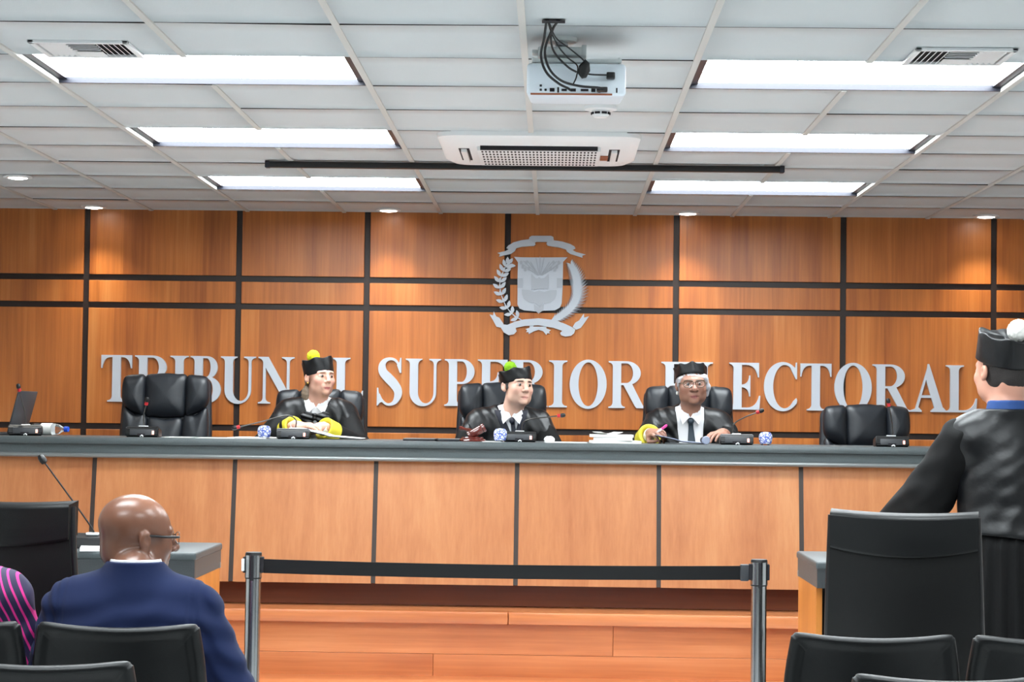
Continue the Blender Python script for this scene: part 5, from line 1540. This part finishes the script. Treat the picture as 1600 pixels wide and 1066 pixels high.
# ---- the three judges: local space is the world turned not at all, the person faces -Y, z = 0 is the platform
def judge(name_label, root_xy, sk, skin, spots, hair, hat_kw, pom, shirt_v, neckwear, cuffs, look, head_kw, seed):
    root = thing('person', name_label, 'person', (root_xy[0], root_xy[1], DAIS), 0, 'judges at the bench')
    hf = sk['head']
    lo, hi = seated_bounds(sk)
    # body
    f = Field(lo, hi, .0042)
    f.add(head_prims(**head_kw), hf); f.add(neck_prims(hf, sk['neck']))
    f.add(torso_prims(sk, -.02))
    for s in 'LR':
        f.add(limb(sk['sh'+s], sk['el'+s], sk['wr'+s], .048, .040, .027))
        f.add(limb(sk['hip'+s], sk['kn'+s], sk['an'+s], .080, .055, .038))
        f.add([('c', sk['an'+s], np.array(sk['an'+s]) + np.array((0, -.15, -.04)), .036, .028, .02)])
        if sk.get('hand'+s): f.add(hand_prims(sk['wr'+s], *sk['hand'+s][0], **sk['hand'+s][1]))
    me, pos = f.mesh('body'); paint(me, pos, skin, spots, hf)
    body = link_mesh('body', me, M['skin'], root)
    add_eyes(hf, body, look)
    # robe: satin yoke over the torso, cloth sleeves, cuffs
    rb = Field(lo, hi, .005)
    rb.add(torso_prims(sk, .016, 1.0))
    for s in 'LR':
        sh, el = np.array(sk['sh'+s]), np.array(sk['el'+s])
        rb.add([('c', sh, sh*.75 + el*.25, .074, .070, .04)])
        rb.add(limb(sk['hip'+s], sk['kn'+s], sk['an'+s], .12, .10, .10, .06))
    tor = rb.copy()
    rb.warp(wrinkle(.0050, seed))
    nb = np.array(sk['neck']); vw, vb, vx = shirt_v[:3]; v0 = shirt_v[3] if len(shirt_v) > 3 else .052
    vfn = lambda X, Y, Z: np.maximum(np.abs(X - nb[0] - vx*(nb[2]-Z)) - (v0 + vw*(Z - nb[2] + .02)), np.maximum(vb - Z, Y - (nb[1] + .015)))
    rb.cut(vfn, keep=False)
    nfn = lambda X, Y, Z: np.sqrt((X-nb[0])**2 + (Y-nb[1]-.005)**2) - (.064 + .0*Z)
    rb.cut(lambda X, Y, Z: np.maximum(nfn(X, Y, Z), nb[2] - .01 - Z), keep=False)
    rb.obj('robe', M['satin'], root)
    sl = Field(lo, hi, .005)
    for s in 'LR':
        sl.add(limb(sk['sh'+s], sk['el'+s], sk['wr'+s], .070, .068, .060, .04))
    sl.warp(wrinkle(.0055, seed + 3, 80, 26, 60))
    for s in 'LR':
        w, e = np.array(sk['wr'+s]), np.array(sk['el'+s]); d = (w - e)/np.linalg.norm(w - e)
        sl.cut(lambda X, Y, Z: np.minimum((X-w[0])*d[0] + (Y-w[1])*d[1] + (Z-w[2])*d[2] + .005, .0) if False else np.where((X-w[0])**2 + (Y-w[1])**2 + (Z-w[2])**2 < .13**2, (X-w[0])*d[0] + (Y-w[1])*d[1] + (Z-w[2])*d[2] + .035, -1.0))
    sl.obj('sleeves', M['robe'], root)
    if cuffs:
        for s in cuffs:
            w, e = np.array(sk['wr'+s]), np.array(sk['el'+s]); d = (w - e)/np.linalg.norm(w - e)
            c = Field(w - .14, w + .14, .004); c.add([('c', e, w, .070, .064, 0)])
            c.cut(lambda X, Y, Z: np.abs((X-w[0])*d[0] + (Y-w[1])*d[1] + (Z-w[2])*d[2] + .055) - .042)
            c.add([('-c', w, w + d*.1, .050, .050, .01)])
            c.obj('cuff', M['yellow_cuff'], root)
            c = Field(w - .12, w + .12, .004); c.add([('c', e, w + d*.02, .036, .034, 0)])
            c.cut(lambda X, Y, Z: np.abs((X-w[0])*d[0] + (Y-w[1])*d[1] + (Z-w[2])*d[2] + .02) - .022)
            c.obj('shirt_cuff', M['shirt'], root)
    # shirt front and collar
    st = tor.copy(); st.F = st.F + .007
    st.cut(lambda X, Y, Z: np.maximum(np.abs(X - nb[0] - vx*(nb[2]-Z)) - (v0 + .023 + vw*(Z - nb[2] + .02)), np.maximum(vb - .03 - Z, Y - (nb[1] + .03))))
    st.cut(lambda X, Y, Z: np.maximum(np.sqrt((X-nb[0])**2 + (Y-nb[1])**2) - .055, nb[2] + .0 - Z), keep=False)
    a, b = hf.w((0, .02, -.06)), nb
    st.add([('c', nb + np.array((0, .002, -.03)), nb*.62 + a*.38 + np.array((0, .004, 0)), .0705, .0635, .006)])
    top = (nb*.62 + a*.38)[2]
    st.cut(lambda X, Y, Z: Z - top - .55*np.maximum(Y - nb[1] + .03, -.05) - .012)
    st.add([('-c', nb - np.array((0, 0, .01)), a, .056, .0555, .004)])
    st.cut(lambda X, Y, Z: np.maximum(np.maximum(np.abs(X - nb[0]) - .35*np.maximum(Z - (nb[2] - .012), 0), Y - nb[1]), nb[2] - .012 - Z), keep=False)
    shirt = st.obj('shirt', M['shirt'], root)
    for s in (-1, 1):                                        # collar points
        bm = bmesh.new()
        p = [(s*.008, -.004), (s*.058, .036), (s*.066, .008), (s*.046, -.046)]
        add_prism(bm, [(nb[0] + x, nb[2] - .004 + z) for x, z in p][::s], 0, .004)
        for v in bm.verts: v.co.y += nb[1] - .088 - .0 + .55*max(0, abs(v.co.x - nb[0]) - .012) - .30*max(0, nb[2] - v.co.z) 
        obj('collar_flap', bm, M['shirt'], shirt)
    # tie or bow, following the chest
    tie = tor.copy(); kind_, tmat, tx, tw = neckwear
    tie.F = tie.F - .0035
    z0 = nb[2] - .022
    if kind_ == 'tie':
        tie.cut(lambda X, Y, Z: np.maximum(np.maximum(np.abs(X - nb[0] - tx*(nb[2]-Z)) - (tw*.42 + tw*.6*np.clip((z0 - .05 - Z)/.2, 0, 1)), Z - z0), np.maximum(vb - .02 - Z, Y - nb[1] + .02)))
        tie.add([ellip((nb[0] + tx*.02, nb[1] - .078, z0 - .008), (tw*.55, .017, .020), .004)])
        tie.obj('tie', tmat, root)
    else:
        bow = Field(nb - .16, nb + .12, .004)
        c = np.array((nb[0], nb[1] - .098, nb[2] - .062))
        for s in (-1, 1):
            bow.add([ellip(c + np.array((s*.042, 0, -.004)), (.044, .018, .030), .004, rot3('Y', s*-14)), ellip(c + np.array((s*.030, -.004, -.042)), (.024, .014, .038), .006, rot3('Y', s*16))])
        bow.add([ellip(c + np.array((0, -.010, .0)), (.016, .016, .020), .004)])
        bow.warp(lambda X, Y, Z: .003*np.sin(220*Z + 60*X))
        bow.obj('bow', M['satin'], root)
    # hair
    if hair: hair(root, hf)
    add_hat(hf, root, pom, **hat_kw)
    return root, hf

def judge_skel(head, shz, shw, lean, elL, wrL, elR, wrR, cx=0.0):
    """L is the person's left = +X on screen right"""
    hp = head.t
    sk = dict(head=head, neck=np.array((cx*.6 + hp[0]*.4, hp[1] + .035, shz + .052)),
              shL=(cx + shw, lean, shz), shR=(cx - shw, lean, shz), pelvis=(cx, .10, .60),
              hipL=(cx + .10, .05, .57), hipR=(cx - .10, .05, .57), knL=(cx + .13, -.36, .56), knR=(cx - .13, -.36, .56),
              anL=(cx + .13, -.34, .09), anR=(cx - .13, -.34, .09), elL=elL, elR=elR, wrL=wrL, wrR=wrR)
    return sk

def cap_hair(mat, grow=.008, zlo=-.07, front=-.045, extra=None, name='hair', slope=0.5, res=.004, crown=.122, rough=1.0, ear=1.0):
    def fn(root, hf):
        f = Field(hf.t - .19, hf.t + .17, res)
        f.add([ellip((0, .018, .012 + (crown - .042)*.375), (.077 + grow, .098 + grow, (crown - .012)*.73 + grow*.6), 0), ellip((0, .030, -.02), (.070 + grow*.7, .072 + grow, .07), .03)], hf)
        f.cut(lambda X, Y, Z: _loc(hf, X, Y, Z, lambda x, y, z: np.maximum(np.maximum((front + slope*(.05 - z)*(z < .05)) - y, zlo - z), -(np.sqrt(((y - .006)/.024)**2 + ((z + .004)/.036)**2) - 1)*.02*ear - (1 - ear))))
        if extra: f.add(extra, hf)
        f.warp(lambda X, Y, Z: rough*(.0012*np.sin(300*X + 120*Y) + .001*np.sin(260*Z + 90*X)))
        return f.obj(name, mat, root)
    return fn
def _loc(hf, X, Y, Z, g):
    X, Y, Z = X - hf.t[0], Y - hf.t[1], Z - hf.t[2]; R = hf.R / hf.s
    return g(X*R[0,0] + Y*R[1,0] + Z*R[2,0], X*R[0,1] + Y*R[1,1] + Z*R[2,1], X*R[0,2] + Y*R[1,2] + Z*R[2,2])*hf.s

def glasses(hf, parent, frame, rim=True, rx=.0265, rz=.020, r=.0022, yfront=-.112, arm_r=.0022, browline=None):
    g = bpy.data.objects.new('glasses', None); col.objects.link(g); g.parent = parent; g.empty_display_size = .05
    W = lambda p: Vector(hf.w(p).tolist())
    for s in (-1, 1):
        pts = []
        for q in range(29):
            a = 2*PI*q/28; ca, sa = math.cos(a), math.sin(a)
            x = s*.033 + rx*math.copysign(abs(ca)**.75, ca); z = .001 + rz*math.copysign(abs(sa)**.75, sa)
            pts.append(W((x, yfront + 6.0*(abs(x) - .02)**2, z)))
        bm = bmesh.new()
        if rim: add_tube(bm, pts, r*hf.s, 8, caps=False); obj('rim', bm, frame, g, smooth=True)
        else: bm.free()
        bm = bmesh.new(); c = bm.verts.new(sum(pts[:-1], Vector())/28); vs = [bm.verts.new(p) for p in pts[:-1]]
        for q in range(28): bm.faces.new((c, vs[q], vs[(q+1) % 28]))
        obj('lens', bm, M['spectacle_glass'], g, smooth=True)
        tube('temple', [W((s*.0585, yfront + .010, .006)), W((s*.070, yfront + .018, .007)), W((s*.0795, -.05, .008)), W((s*.0835, .012, .010)), W((s*.084, .030, -.004))], [arm_r*hf.s*1.5] + [arm_r*hf.s*1.3]*15 + [arm_r*hf.s]*100 if False else arm_r*hf.s*1.3, frame, g, 8, 4)
        if browline: tube('brow_bar', [W((s*.008, yfront, .016)), W((s*.033, yfront - .001, .022)), W((s*.0585, yfront + .008, .018))], browline, frame, g, 8, 5)
    tube('bridge', [W((-.008, yfront, .006)), W((0, yfront - .003, .009)), W((.008, yfront, .006))], r*hf.s, frame, g, 8, 4)
    return g

# judge with yellow pompom (turned to her left), hands folded on an open folder
h1 = Frame((.028, -.04, 1.195), math.radians(35), math.radians(-6), math.radians(2), .93)
DZ = DESK - DAIS
s1 = judge_skel(h1, .985, .165, .02, (.275, -.17, .80), (.085, -.40, DZ + .062), (-.275, -.17, .80), (-.055, -.42, DZ + .068))
s1['handL'] = (((-.95, -.35, .02), (0, .25, -1), 1), dict(curl=.30, spread=.1, s=.92))
s1['handR'] = (((.92, -.30, .08), (0, .25, -1), -1), dict(curl=.35, spread=.1, s=.92))
sk1 = srgb(216, 166, 146)
def hair1(root, hf):
    cap_hair(M['hair_brown'], .008, -.035, -.038, [ellip((-.01, .100, -.040), (.036, .030, .040), .02), ellip((-.045, .075, -.095), (.036, .040, .052), .02), ('c', (-.04, .09, -.08), (-.05, .09, -.15), .034, .020, .015)], slope=.30, crown=.104)(root, hf)
j1, _ = judge('judge in black satin robe and hat with yellow pompom, hands on an open folder', (-1.365, 11.36), s1, sk1,
      face_spots(srgb(186, 96, 96), srgb(120, 88, 70), srgb(222, 150, 138)), hair1, dict(zb=.022, tilt=-3, roll=-7, h=.090, r=(.088, .106), pomr=.039, pomc=(-.005, .03), ph=.4), M['pom_yellow'],
      (.42, .88, 0), ('bow', None, 0, 0), 'LR', (.1, 0), dict(jaw=.95, full=1.02, nose=.95, crown=.104), 1.0)
for s in (-1,):
    bm = bmesh.new(); bmesh.ops.create_uvsphere(bm, u_segments=12, v_segments=8, radius=.006)
    for v in bm.verts: v.co += Vector(h1.w((s*.084, .0, -.036)).tolist())
    obj('earring', bm, M['gold'], j1, smooth=True)

# judge with green pompom: suit lapels and tie under the robe, hands in the lap
h2 = Frame((.05, -.05, 1.160), math.radians(30), math.radians(-5), math.radians(3), .98)
s2 = judge_skel(h2, .945, .175, .02, (.30, -.12, .73), (.14, -.34, .74), (-.30, -.12, .73), (-.14, -.34, .74))
s2['handL'] = (((-.6, -.75, -.1), (0, 0, -1), 1), dict(curl=.3))
s2['handR'] = (((.6, -.75, -.1), (0, 0, -1), -1), dict(curl=.3))
hair2 = cap_hair(M['hair_dark'], .008, -.018, -.050, slope=.15, crown=.086, rough=.4, ear=0.0)
j2, _ = judge('judge in black satin robe with green pompom hat, stern, behind the wooden gavel', (-.262, 11.36), s2, srgb(214, 172, 152),
      face_spots(srgb(196, 130, 120), srgb(60, 48, 44), srgb(226, 170, 152), 1.0), hair2, dict(zb=.024, tilt=-6, roll=-8, h=.068, r=(.088, .106), pomr=.036, pomc=(-.01, .025), ph=.2), M['pom_green'],
      (.34, .72, .10), ('tie', M['tie'], .16, .030), '', (.15, 0), dict(jaw=1.08, full=1.0, nose=1.05, crown=.086), 2.3)
nb = np.array(s2['neck'])
for s in (-1, 1):                                            # suit lapels lying along the edges of the shirt front
    lp_ = Field(nb - np.array((.20, .20, .30)), nb + np.array((.20, .12, .10)), .004)
    lp_.add(torso_prims(s2, .0215, 1.0))
    lp_.cut(lambda X, Y, Z: np.maximum(np.maximum(np.abs(s*(X - nb[0] - .10*(nb[2]-Z)) - (.060 + .34*(Z - nb[2] + .02))) - .020, Z - nb[2] - .03), np.maximum(nb[2] - .24 - Z, Y - nb[1] - .01)))
    lp_.obj('lapel', M['dark_navy'], j2)

# judge with glasses and silver hair, right hand with a pink pen
h3 = Frame((.012, -.05, 1.182), math.radians(4), math.radians(-2), math.radians(-2), .99)
s3 = judge_skel(h3, .955, .178, .02, (.30, -.15, .76), (.16, -.40, DZ + .055), (-.305, -.20, .79), (-.238, -.47, DZ + .050))
s3['handL'] = (((-.5, -.85, .0), (0, .1, -1), 1), dict(curl=.3))
s3['handR'] = (((.35, -.93, .12), (.55, -.1, -.8), -1), dict(curl=.75, spread=.05, thumb_in=.9))
sk3 = srgb(160, 116, 98)
def hair3(root, hf):
    f = Field(hf.t - .19, hf.t + .17, .004)
    f.add([ellip((0, .016, .026), (.087, .112, .070), 0), ellip((0, .03, -.03), (.080, .078, .07), .03)], hf)
    f.cut(lambda X, Y, Z: _loc(hf, X, Y, Z, lambda x, y, z: np.maximum(-.030 - 2.4*np.maximum(z - .020 + .08*x, 0) - y, -.055 - z)))
    f.add([('c', (.070, -.052, .040), (.088, -.026, -.015), .016, .013, .025), ('c', (.088, -.026, -.015), (.085, -.012, -.062), .013, .009, .02), ('c', (-.070, -.050, .030), (-.084, -.030, -.005), .010, .008, .02)], hf)
    f.warp(lambda X, Y, Z: .0006*np.sin(320*X + 140*Z) + .001*np.sin(260*Y + 90*X))
    f.obj('hair', M['hair_white'], root)
j3, _ = judge('judge in black satin robe wearing glasses and silver hair, holding a pink pen', (.765, 11.36), s3, sk3,
      face_spots(srgb(150, 84, 84), srgb(90, 64, 54), srgb(166, 112, 92), .6), hair3, dict(zb=.038, tilt=-16, h=.058, pomr=.030, pomc=(0, .012), pom_sink=.030, r=(.090, .106), ph=.1, lobes=8), M['pom_yellow'],
      (.08, .70, .02, .076), ('tie', M['tie_teal'], .05, .034), 'R', (0, 0), dict(jaw=1.12, full=1.16, nose=1.2, crown=.096), 4.1)
glasses(h3, j3, M['frame_tort'], rx=.027, rz=.021, browline=.0032)
for s in (-1, 1):
    bm = bmesh.new(); bmesh.ops.create_uvsphere(bm, u_segments=12, v_segments=8, radius=.006)
    for v in bm.verts: v.co = Vector((v.co.x, v.co.y, v.co.z*1.8)) + Vector(h3.w((s*.086, -.004, -.045)).tolist())
    obj('earring', bm, M['paper'], j3, smooth=True)
pw = np.array(s3['wrR']) + np.array((.765, 11.36, DAIS))
pen = thing('pen', 'pink pen held in the hand of the judge wearing glasses', 'pen', tuple(pw + np.array((.045, -.095, .020))))
dirp = Vector((.75, -.25, .6)).to_track_quat('Z', 'Y').to_matrix().to_4x4()
lathe('barrel', [(0.0, -.055), (.0035, -.05), (.0055, -.02), (.0060, .03), (.0, .03)], M['paper'], pen, 14, M=dirp)
lathe('cap', [(.0068, .014), (.0072, .044), (.004, .050), (0, .050)], M['pink'], pen, 14, M=dirp)

# ---- people seen from behind: local space faces -Y, the root is turned half around
def trousers(sk, lo, hi, root, mat, inf=0.0):
    f = Field(lo, hi, .006)
    f.add([ellip(sk['pelvis'], (.175 + inf, .15 + inf, .13), 0)])
    for s in 'LR': f.add(limb(sk['hip'+s], sk['kn'+s], sk['an'+s], .092 + inf, .072 + inf, .060 + inf, .04))
    f.warp(wrinkle(.003, 9.0, 50, 22, 26))
    f.obj('trousers', mat, root)
    for s in 'LR':
        a = np.array(sk['an'+s])
        g = Field(a - np.array((.08, .26, .12)), a + np.array((.08, .12, .06)), .005)
        g.add([('c', a + np.array((0, .02, -.045)), a + np.array((0, -.16, -.052)), .042, .034, 0), ('c', a, a + np.array((0, -.06, -.04)), .044, .04, .02)])
        g.cut(lambda X, Y, Z: (a[2] - .082) - Z)
        g.obj('shoe', M['shoe'], root)

# bald man in a navy suit
root = thing('person', 'bald man in a navy suit and glasses seated with his back to us', 'person', (-1.205, 5.72, 0), PI)
hb = Frame((-.012, -.03, 1.088), math.radians(-58), math.radians(2), math.radians(-3), .95)
L = dict(head=hb, neck=np.array((-.012, .012, .962)), shL=(.190, .0, .872), shR=(-.190, .0, .872), pelvis=(0, -.02, .54),
         hipL=(.10, -.04, .52), hipR=(-.10, -.04, .52), knL=(.14, -.44, .52), knR=(-.15, -.44, .52), anL=(.14, -.42, .09), anR=(-.15, -.42, .09),
         elL=(.25, -.02, .64), wrL=(.14, -.22, .60), elR=(-.285, -.03, .655), wrR=(-.235, -.27, .60))
lo, hi = seated_bounds(L, .17)
f = Field(lo, hi, .0042)
f.add(head_prims(jaw=1.05, full=1.04, nose=1.25), hb)
f.add([ellip((0, .032, .040), (.077, .100, .084), .02), ellip((0, .085, -.045), (.050, .035, .045), .04)], hb)
f.add(neck_prims(hb, L['neck'], .062)); f.add([('c', (-.01, .045, .985), (-.012, .035, .93), .058, .066, .03)])
f.add(torso_prims(L, -.02))
for s in 'LR':
    f.add(limb(L['sh'+s], L['el'+s], L['wr'+s], .05, .042, .028)); f.add(limb(L['hip'+s], L['kn'+s], L['an'+s], .08, .055, .04))
f.add(hand_prims(L['wrL'], (-.35, -.85, -.1), (0, 0, -1), 1, curl=.35)); f.add(hand_prims(L['wrR'], (.2, -.95, -.15), (0, 0, -1), -1, curl=.35))
me, pos = f.mesh('body')
paint(me, pos, srgb(112, 74, 57), face_spots(srgb(120, 70, 64), srgb(40, 28, 24), None, .8,
      [((0, -.075, -.10), (.045, .05, .028), srgb(70, 52, 46), .7), ((0, .06, -.02), (.09, .08, .05), srgb(104, 74, 60), .5), ((0, .0, .09), (.07, .09, .06), srgb(146, 100, 78), .6)]), hb)
body = link_mesh('body', me, M['skin_shiny'], root)
add_eyes(hb, body)
glasses(hb, root, M['frame_black'], rx=.027, rz=.018, r=.0012, arm_r=.0030)
jk = Field(lo, hi, .005)
jk.add(torso_prims(L, .018, 1.02))
jk.add([('c', (.172, .01, .908), (-.172, .01, .908), .058, .058, .03), ellip((0, .05, .80), (.20, .10, .16), .06)])
for s in 'LR': jk.add(limb(L['sh'+s], L['el'+s], L['wr'+s], .074, .066, .046, .02))
nb = L['neck']
jk.warp(lambda X, Y, Z: .0045*np.sin(70*Z + 42*X + 2.5*np.sin(9*X + 2))*np.exp(-((Z - .79)/.09)**2 - (X/.16)**2)*(Y > 0) + .0030*np.exp(-((np.abs(X)-.182)/.004)**2)*(Y > -.02)*(Z > .62) + .0050*np.sin(84*Z + 16*X*np.sign(X) + 1.8*np.sin(11*X) + 6*(Y > 0)) * np.exp(-((Z - .80)/.12)**2) * (Y > -.05) + .003*np.sin(70*Z + 30*Y + 9*np.sin(14*X))*(np.abs(X) > .20))
jk.add([('c', nb + np.array((0, .010, -.03)), nb + np.array((-.002, .020, .058)), .096, .080, .03)])
jk.cut(lambda X, Y, Z: np.where(np.sqrt((X-nb[0])**2 + (Y-nb[1])**2) < .11, Z - (nb[2] + .060) + .5*np.maximum(nb[1] + .02 - Y, 0), -1.0))
jk.add([('-c', nb + np.array((0, 0.006, -.04)), nb + np.array((-.004, .020, .12)), .071, .071, .004)])
jk.cut(lambda X, Y, Z: np.maximum(np.maximum(np.abs(X) - .05 - .3*(Z - .75), Y + .06), .72 - Z), keep=False)
for s in 'LR':
    w, e = np.array(L['wr'+s]), np.array(L['el'+s]); d = (w - e)/np.linalg.norm(w - e)
    jk.cut(lambda X, Y, Z: np.where((X-w[0])**2 + (Y-w[1])**2 + (Z-w[2])**2 < .12**2, (X-w[0])*d[0] + (Y-w[1])*d[1] + (Z-w[2])*d[2] + .01, -1.0))
jacket = jk.obj('jacket', M['navy_cloth'], root)
c = Field(nb - .12, nb + .12, .0035)
c.add([('c', nb + np.array((0, .006, -.02)), nb + np.array((-.003, .020, .075)), .0745, .0735, 0)])
c.add([('-c', nb + np.array((0, .006, -.05)), nb + np.array((-.004, .020, .12)), .066, .066, 0)])
c.cut(lambda X, Y, Z: Z - (nb[2] + .0665) + .5*np.maximum(nb[1] + .02 - Y, 0))
c.obj('shirt_collar', M['shirt'], root)
sf = Field(lo, hi, .007); sf.add(torso_prims(L, .006)); sf.cut(lambda X, Y, Z: np.maximum(np.abs(X) - .09, np.maximum(Y + .02, .6 - Z))); sf.obj('shirt', M['shirt'], root)
trousers(L, lo, hi, root, M['navy_cloth'])

# person in navy and magenta stripes at the left edge
root = thing('person', 'person in navy clothing with magenta stripes seated at the left edge', 'person', (-1.705, 5.74, 0), PI)
hp = Frame((.03, -.02, 1.10), math.radians(-15), 0, 0, .95)
L = dict(head=hp, neck=np.array((.02, .01, .965)), shL=(.160, .0, .895), shR=(-.140, .0, .905), pelvis=(0, -.02, .54),
         hipL=(.10, -.04, .52), hipR=(-.10, -.04, .52), knL=(.12, -.44, .52), knR=(-.12, -.44, .52), anL=(.12, -.42, .09), anR=(-.12, -.42, .09),
         elL=(.22, -.04, .65), wrL=(.10, -.24, .62), elR=(-.195, -.04, .64), wrR=(-.10, -.24, .62))
lo, hi = seated_bounds(L, .17)
f = Field(lo, hi, .005)
f.add(head_prims(jaw=.95, nose=1.0), hp); f.add(neck_prims(hp, L['neck'], .05)); f.add(torso_prims(L, -.02))
for s in 'LR':
    f.add(limb(L['sh'+s], L['el'+s], L['wr'+s], .046, .038, .026)); f.add(limb(L['hip'+s], L['kn'+s], L['an'+s], .08, .055, .04))
f.add(hand_prims(L['wrL'], (-.5, -.8, -.1), (0, 0, -1), 1, curl=.35)); f.add(hand_prims(L['wrR'], (.5, -.8, -.1), (0, 0, -1), -1, curl=.35))
me, pos = f.mesh('body'); paint(me, pos, srgb(168, 120, 96), face_spots(srgb(150, 84, 84), srgb(50, 36, 30)), hp)
body = link_mesh('body', me, M['skin'], root); add_eyes(hp, body)
cap_hair(M['hair_black'], .014, -.06, -.04, [ellip((0, .05, -.08), (.075, .05, .09), .03)], slope=.3, res=.005)(root, hp)
b = Field(lo, hi, .005); b.add(torso_prims(L, .012))
b.add([('-c', L['neck'] + np.array((0, -.01, 0)), L['neck'] + np.array((0, -.02, .12)), .062, .062, .01)])
for s in 'LR': b.add(limb(L['sh'+s], L['el'+s], L['wr'+s], .066, .056, .042, .03))
b.warp(wrinkle(.003, 6.0))
b.obj('blouse', M['striped'], root)
trousers(L, lo, hi, root, M['trouser'])

# standing man in a black robe with white pompom hat, leaning a hand on the right table
root = thing('person', 'man standing at right in black robe and hat with white pompom, seen from behind', 'person', (1.657, 7.30, 0), PI)
hs_ = Frame((.026, -.02, 1.635), math.radians(24), math.radians(-2), math.radians(0), 1.0)
L = dict(head=hs_, neck=np.array((.012, .018, 1.50)), shL=(.175, .01, 1.380), shR=(-.180, .01, 1.380), pelvis=(0, .0, .95),
         hipL=(.09, 0, .92), hipR=(-.09, 0, .92), knL=(.10, -.02, .50), knR=(-.10, -.02, .50), anL=(.10, .02, .09), anR=(-.10, .02, .09),
         elL=(.272, -.06, 1.185), wrL=(.420, -.262, 1.030), elR=(-.25, .0, 1.13), wrR=(-.27, -.10, .90))
lo, hi = seated_bounds(L, .18); lo[2] = -.01
f = Field(lo, hi, .0045)
f.add(head_prims(jaw=1.05, full=1.02, nose=1.05), hs_)
f.add([ellip((0, .080, -.04), (.052, .03, .045), .04)], hs_)
f.add(neck_prims(hs_, L['neck'], .060)); f.add(torso_prims(L, -.02))
for s in 'LR':
    f.add(limb(L['sh'+s], L['el'+s], L['wr'+s], .05, .042, .028)); f.add(limb(L['hip'+s], L['kn'+s], L['an'+s], .085, .058, .042))
f.add(hand_prims(L['wrL'], (.30, -.75, -.62), (-.2, .45, -.85), 1, curl=.18, spread=.15)); f.add(hand_prims(L['wrR'], (-.05, -.25, -.96), (.9, 0, 0), 1, curl=.4))
me, pos = f.mesh('body')
paint(me, pos, srgb(206, 150, 128), face_spots(srgb(176, 106, 100), srgb(50, 38, 32), srgb(206, 140, 120)), hs_)
body = link_mesh('body', me, M['skin'], root); add_eyes(hs_, body)
cap_hair(M['hair_black'], .002, -.064, -.045, [ellip((0, .090, -.030), (.050, .024, .034), .02)], slope=.3, rough=.25, ear=0.0)(root, hs_)
add_hat(hs_, root, M['pom_white'], zb=.034, tilt=-13, h=.098, r=(.093, .110), pomr=.041, pomc=(-.012, .045), ph=.3, pom_sink=.0)
vs = Field(lo, hi, .005)
vs.add(torso_prims(L, .016, 1.0)); vs.add([('c', (.150, .015, 1.385), (-.150, .015, 1.385), .070, .070, .05), ellip((0, .03, 1.02), (.20, .14, .12), .06)])
for s in 'LR':
    sh, el = np.array(L['sh'+s]), np.array(L['el'+s]); pass
vs.warp(wrinkle(.0042, 3.3, 62, 12, 70))
vs.cut(lambda X, Y, Z: 1.035 + .012*np.sin(9*X) - Z)
nb = L['neck']
vs.cut(lambda X, Y, Z: np.where(np.sqrt((X-nb[0])**2 + (Y-nb[1])**2) < .11, Z - (nb[2] - .002), -1.0))
vs.obj('robe', M['satin'], root)
sl = Field(lo, hi, .005)
for s, r in (('L', (.082, .092, .058)), ('R', (.080, .085, .075))):
    sl.add(limb(L['sh'+s], L['el'+s], L['wr'+s], *r, .03))
sl.warp(wrinkle(.005, 5.0, 70, 18, 50))
for s in 'LR':
    w, e = np.array(L['wr'+s]), np.array(L['el'+s]); d = (w - e)/np.linalg.norm(w - e)
    sl.cut(lambda X, Y, Z: np.where((X-w[0])**2 + (Y-w[1])**2 + (Z-w[2])**2 < .13**2, (X-w[0])*d[0] + (Y-w[1])*d[1] + (Z-w[2])*d[2] + .01, -1.0))
sl.obj('sleeves', M['robe'], root)
# pleated skirt of the robe
bm = bmesh.new(); n = 150; rings = []
for i in range(15):
    v = i/14; z = 1.06 - v*.97; ring = []
    for q in range(n):
        a = 2*PI*q/n; pl_ = .013*(0.25 + v)*math.sin(22*a + .6*math.sin(3*a))
        ring.append(bm.verts.new(((.172 + .055*v + pl_)*math.cos(a), .015 + (.142 + .055*v + pl_)*math.sin(a), z)))
    rings.append(ring)
for a, b_ in zip(rings, rings[1:]):
    for q in range(n): bm.faces.new((a[q], b_[q], b_[(q+1) % n], a[(q+1) % n]))
bm.faces.new(rings[0])
obj('robe_skirt', bm, M['robe'], root, smooth=True)
c = Field(nb - .13, nb + .13, .004)
c.add([('c', nb + np.array((0, .0, -.04)), nb + np.array((0, .010, .034)), .080, .069, 0)])
c.add([('-c', nb + np.array((0, 0, -.08)), nb + np.array((0, .010, .12)), .063, .0625, 0)])
c.cut(lambda X, Y, Z: Z - (nb[2] + .030) + .35*np.maximum(nb[1] + .02 - Y, 0))
c.obj('shirt_collar', M['blue_shirt'], root)
for s in 'LR':
    a = np.array(L['an'+s]); g = Field(a - np.array((.08, .26, .12)), a + np.array((.08, .12, .06)), .005)
    g.add([('c', a + np.array((0, .02, -.045)), a + np.array((0, -.16, -.052)), .042, .034, 0), ('c', a, a + np.array((0, -.06, -.04)), .044, .04, .02)])
    g.cut(lambda X, Y, Z: (a[2] - .085) - Z); g.obj('shoe', M['shoe'], root)
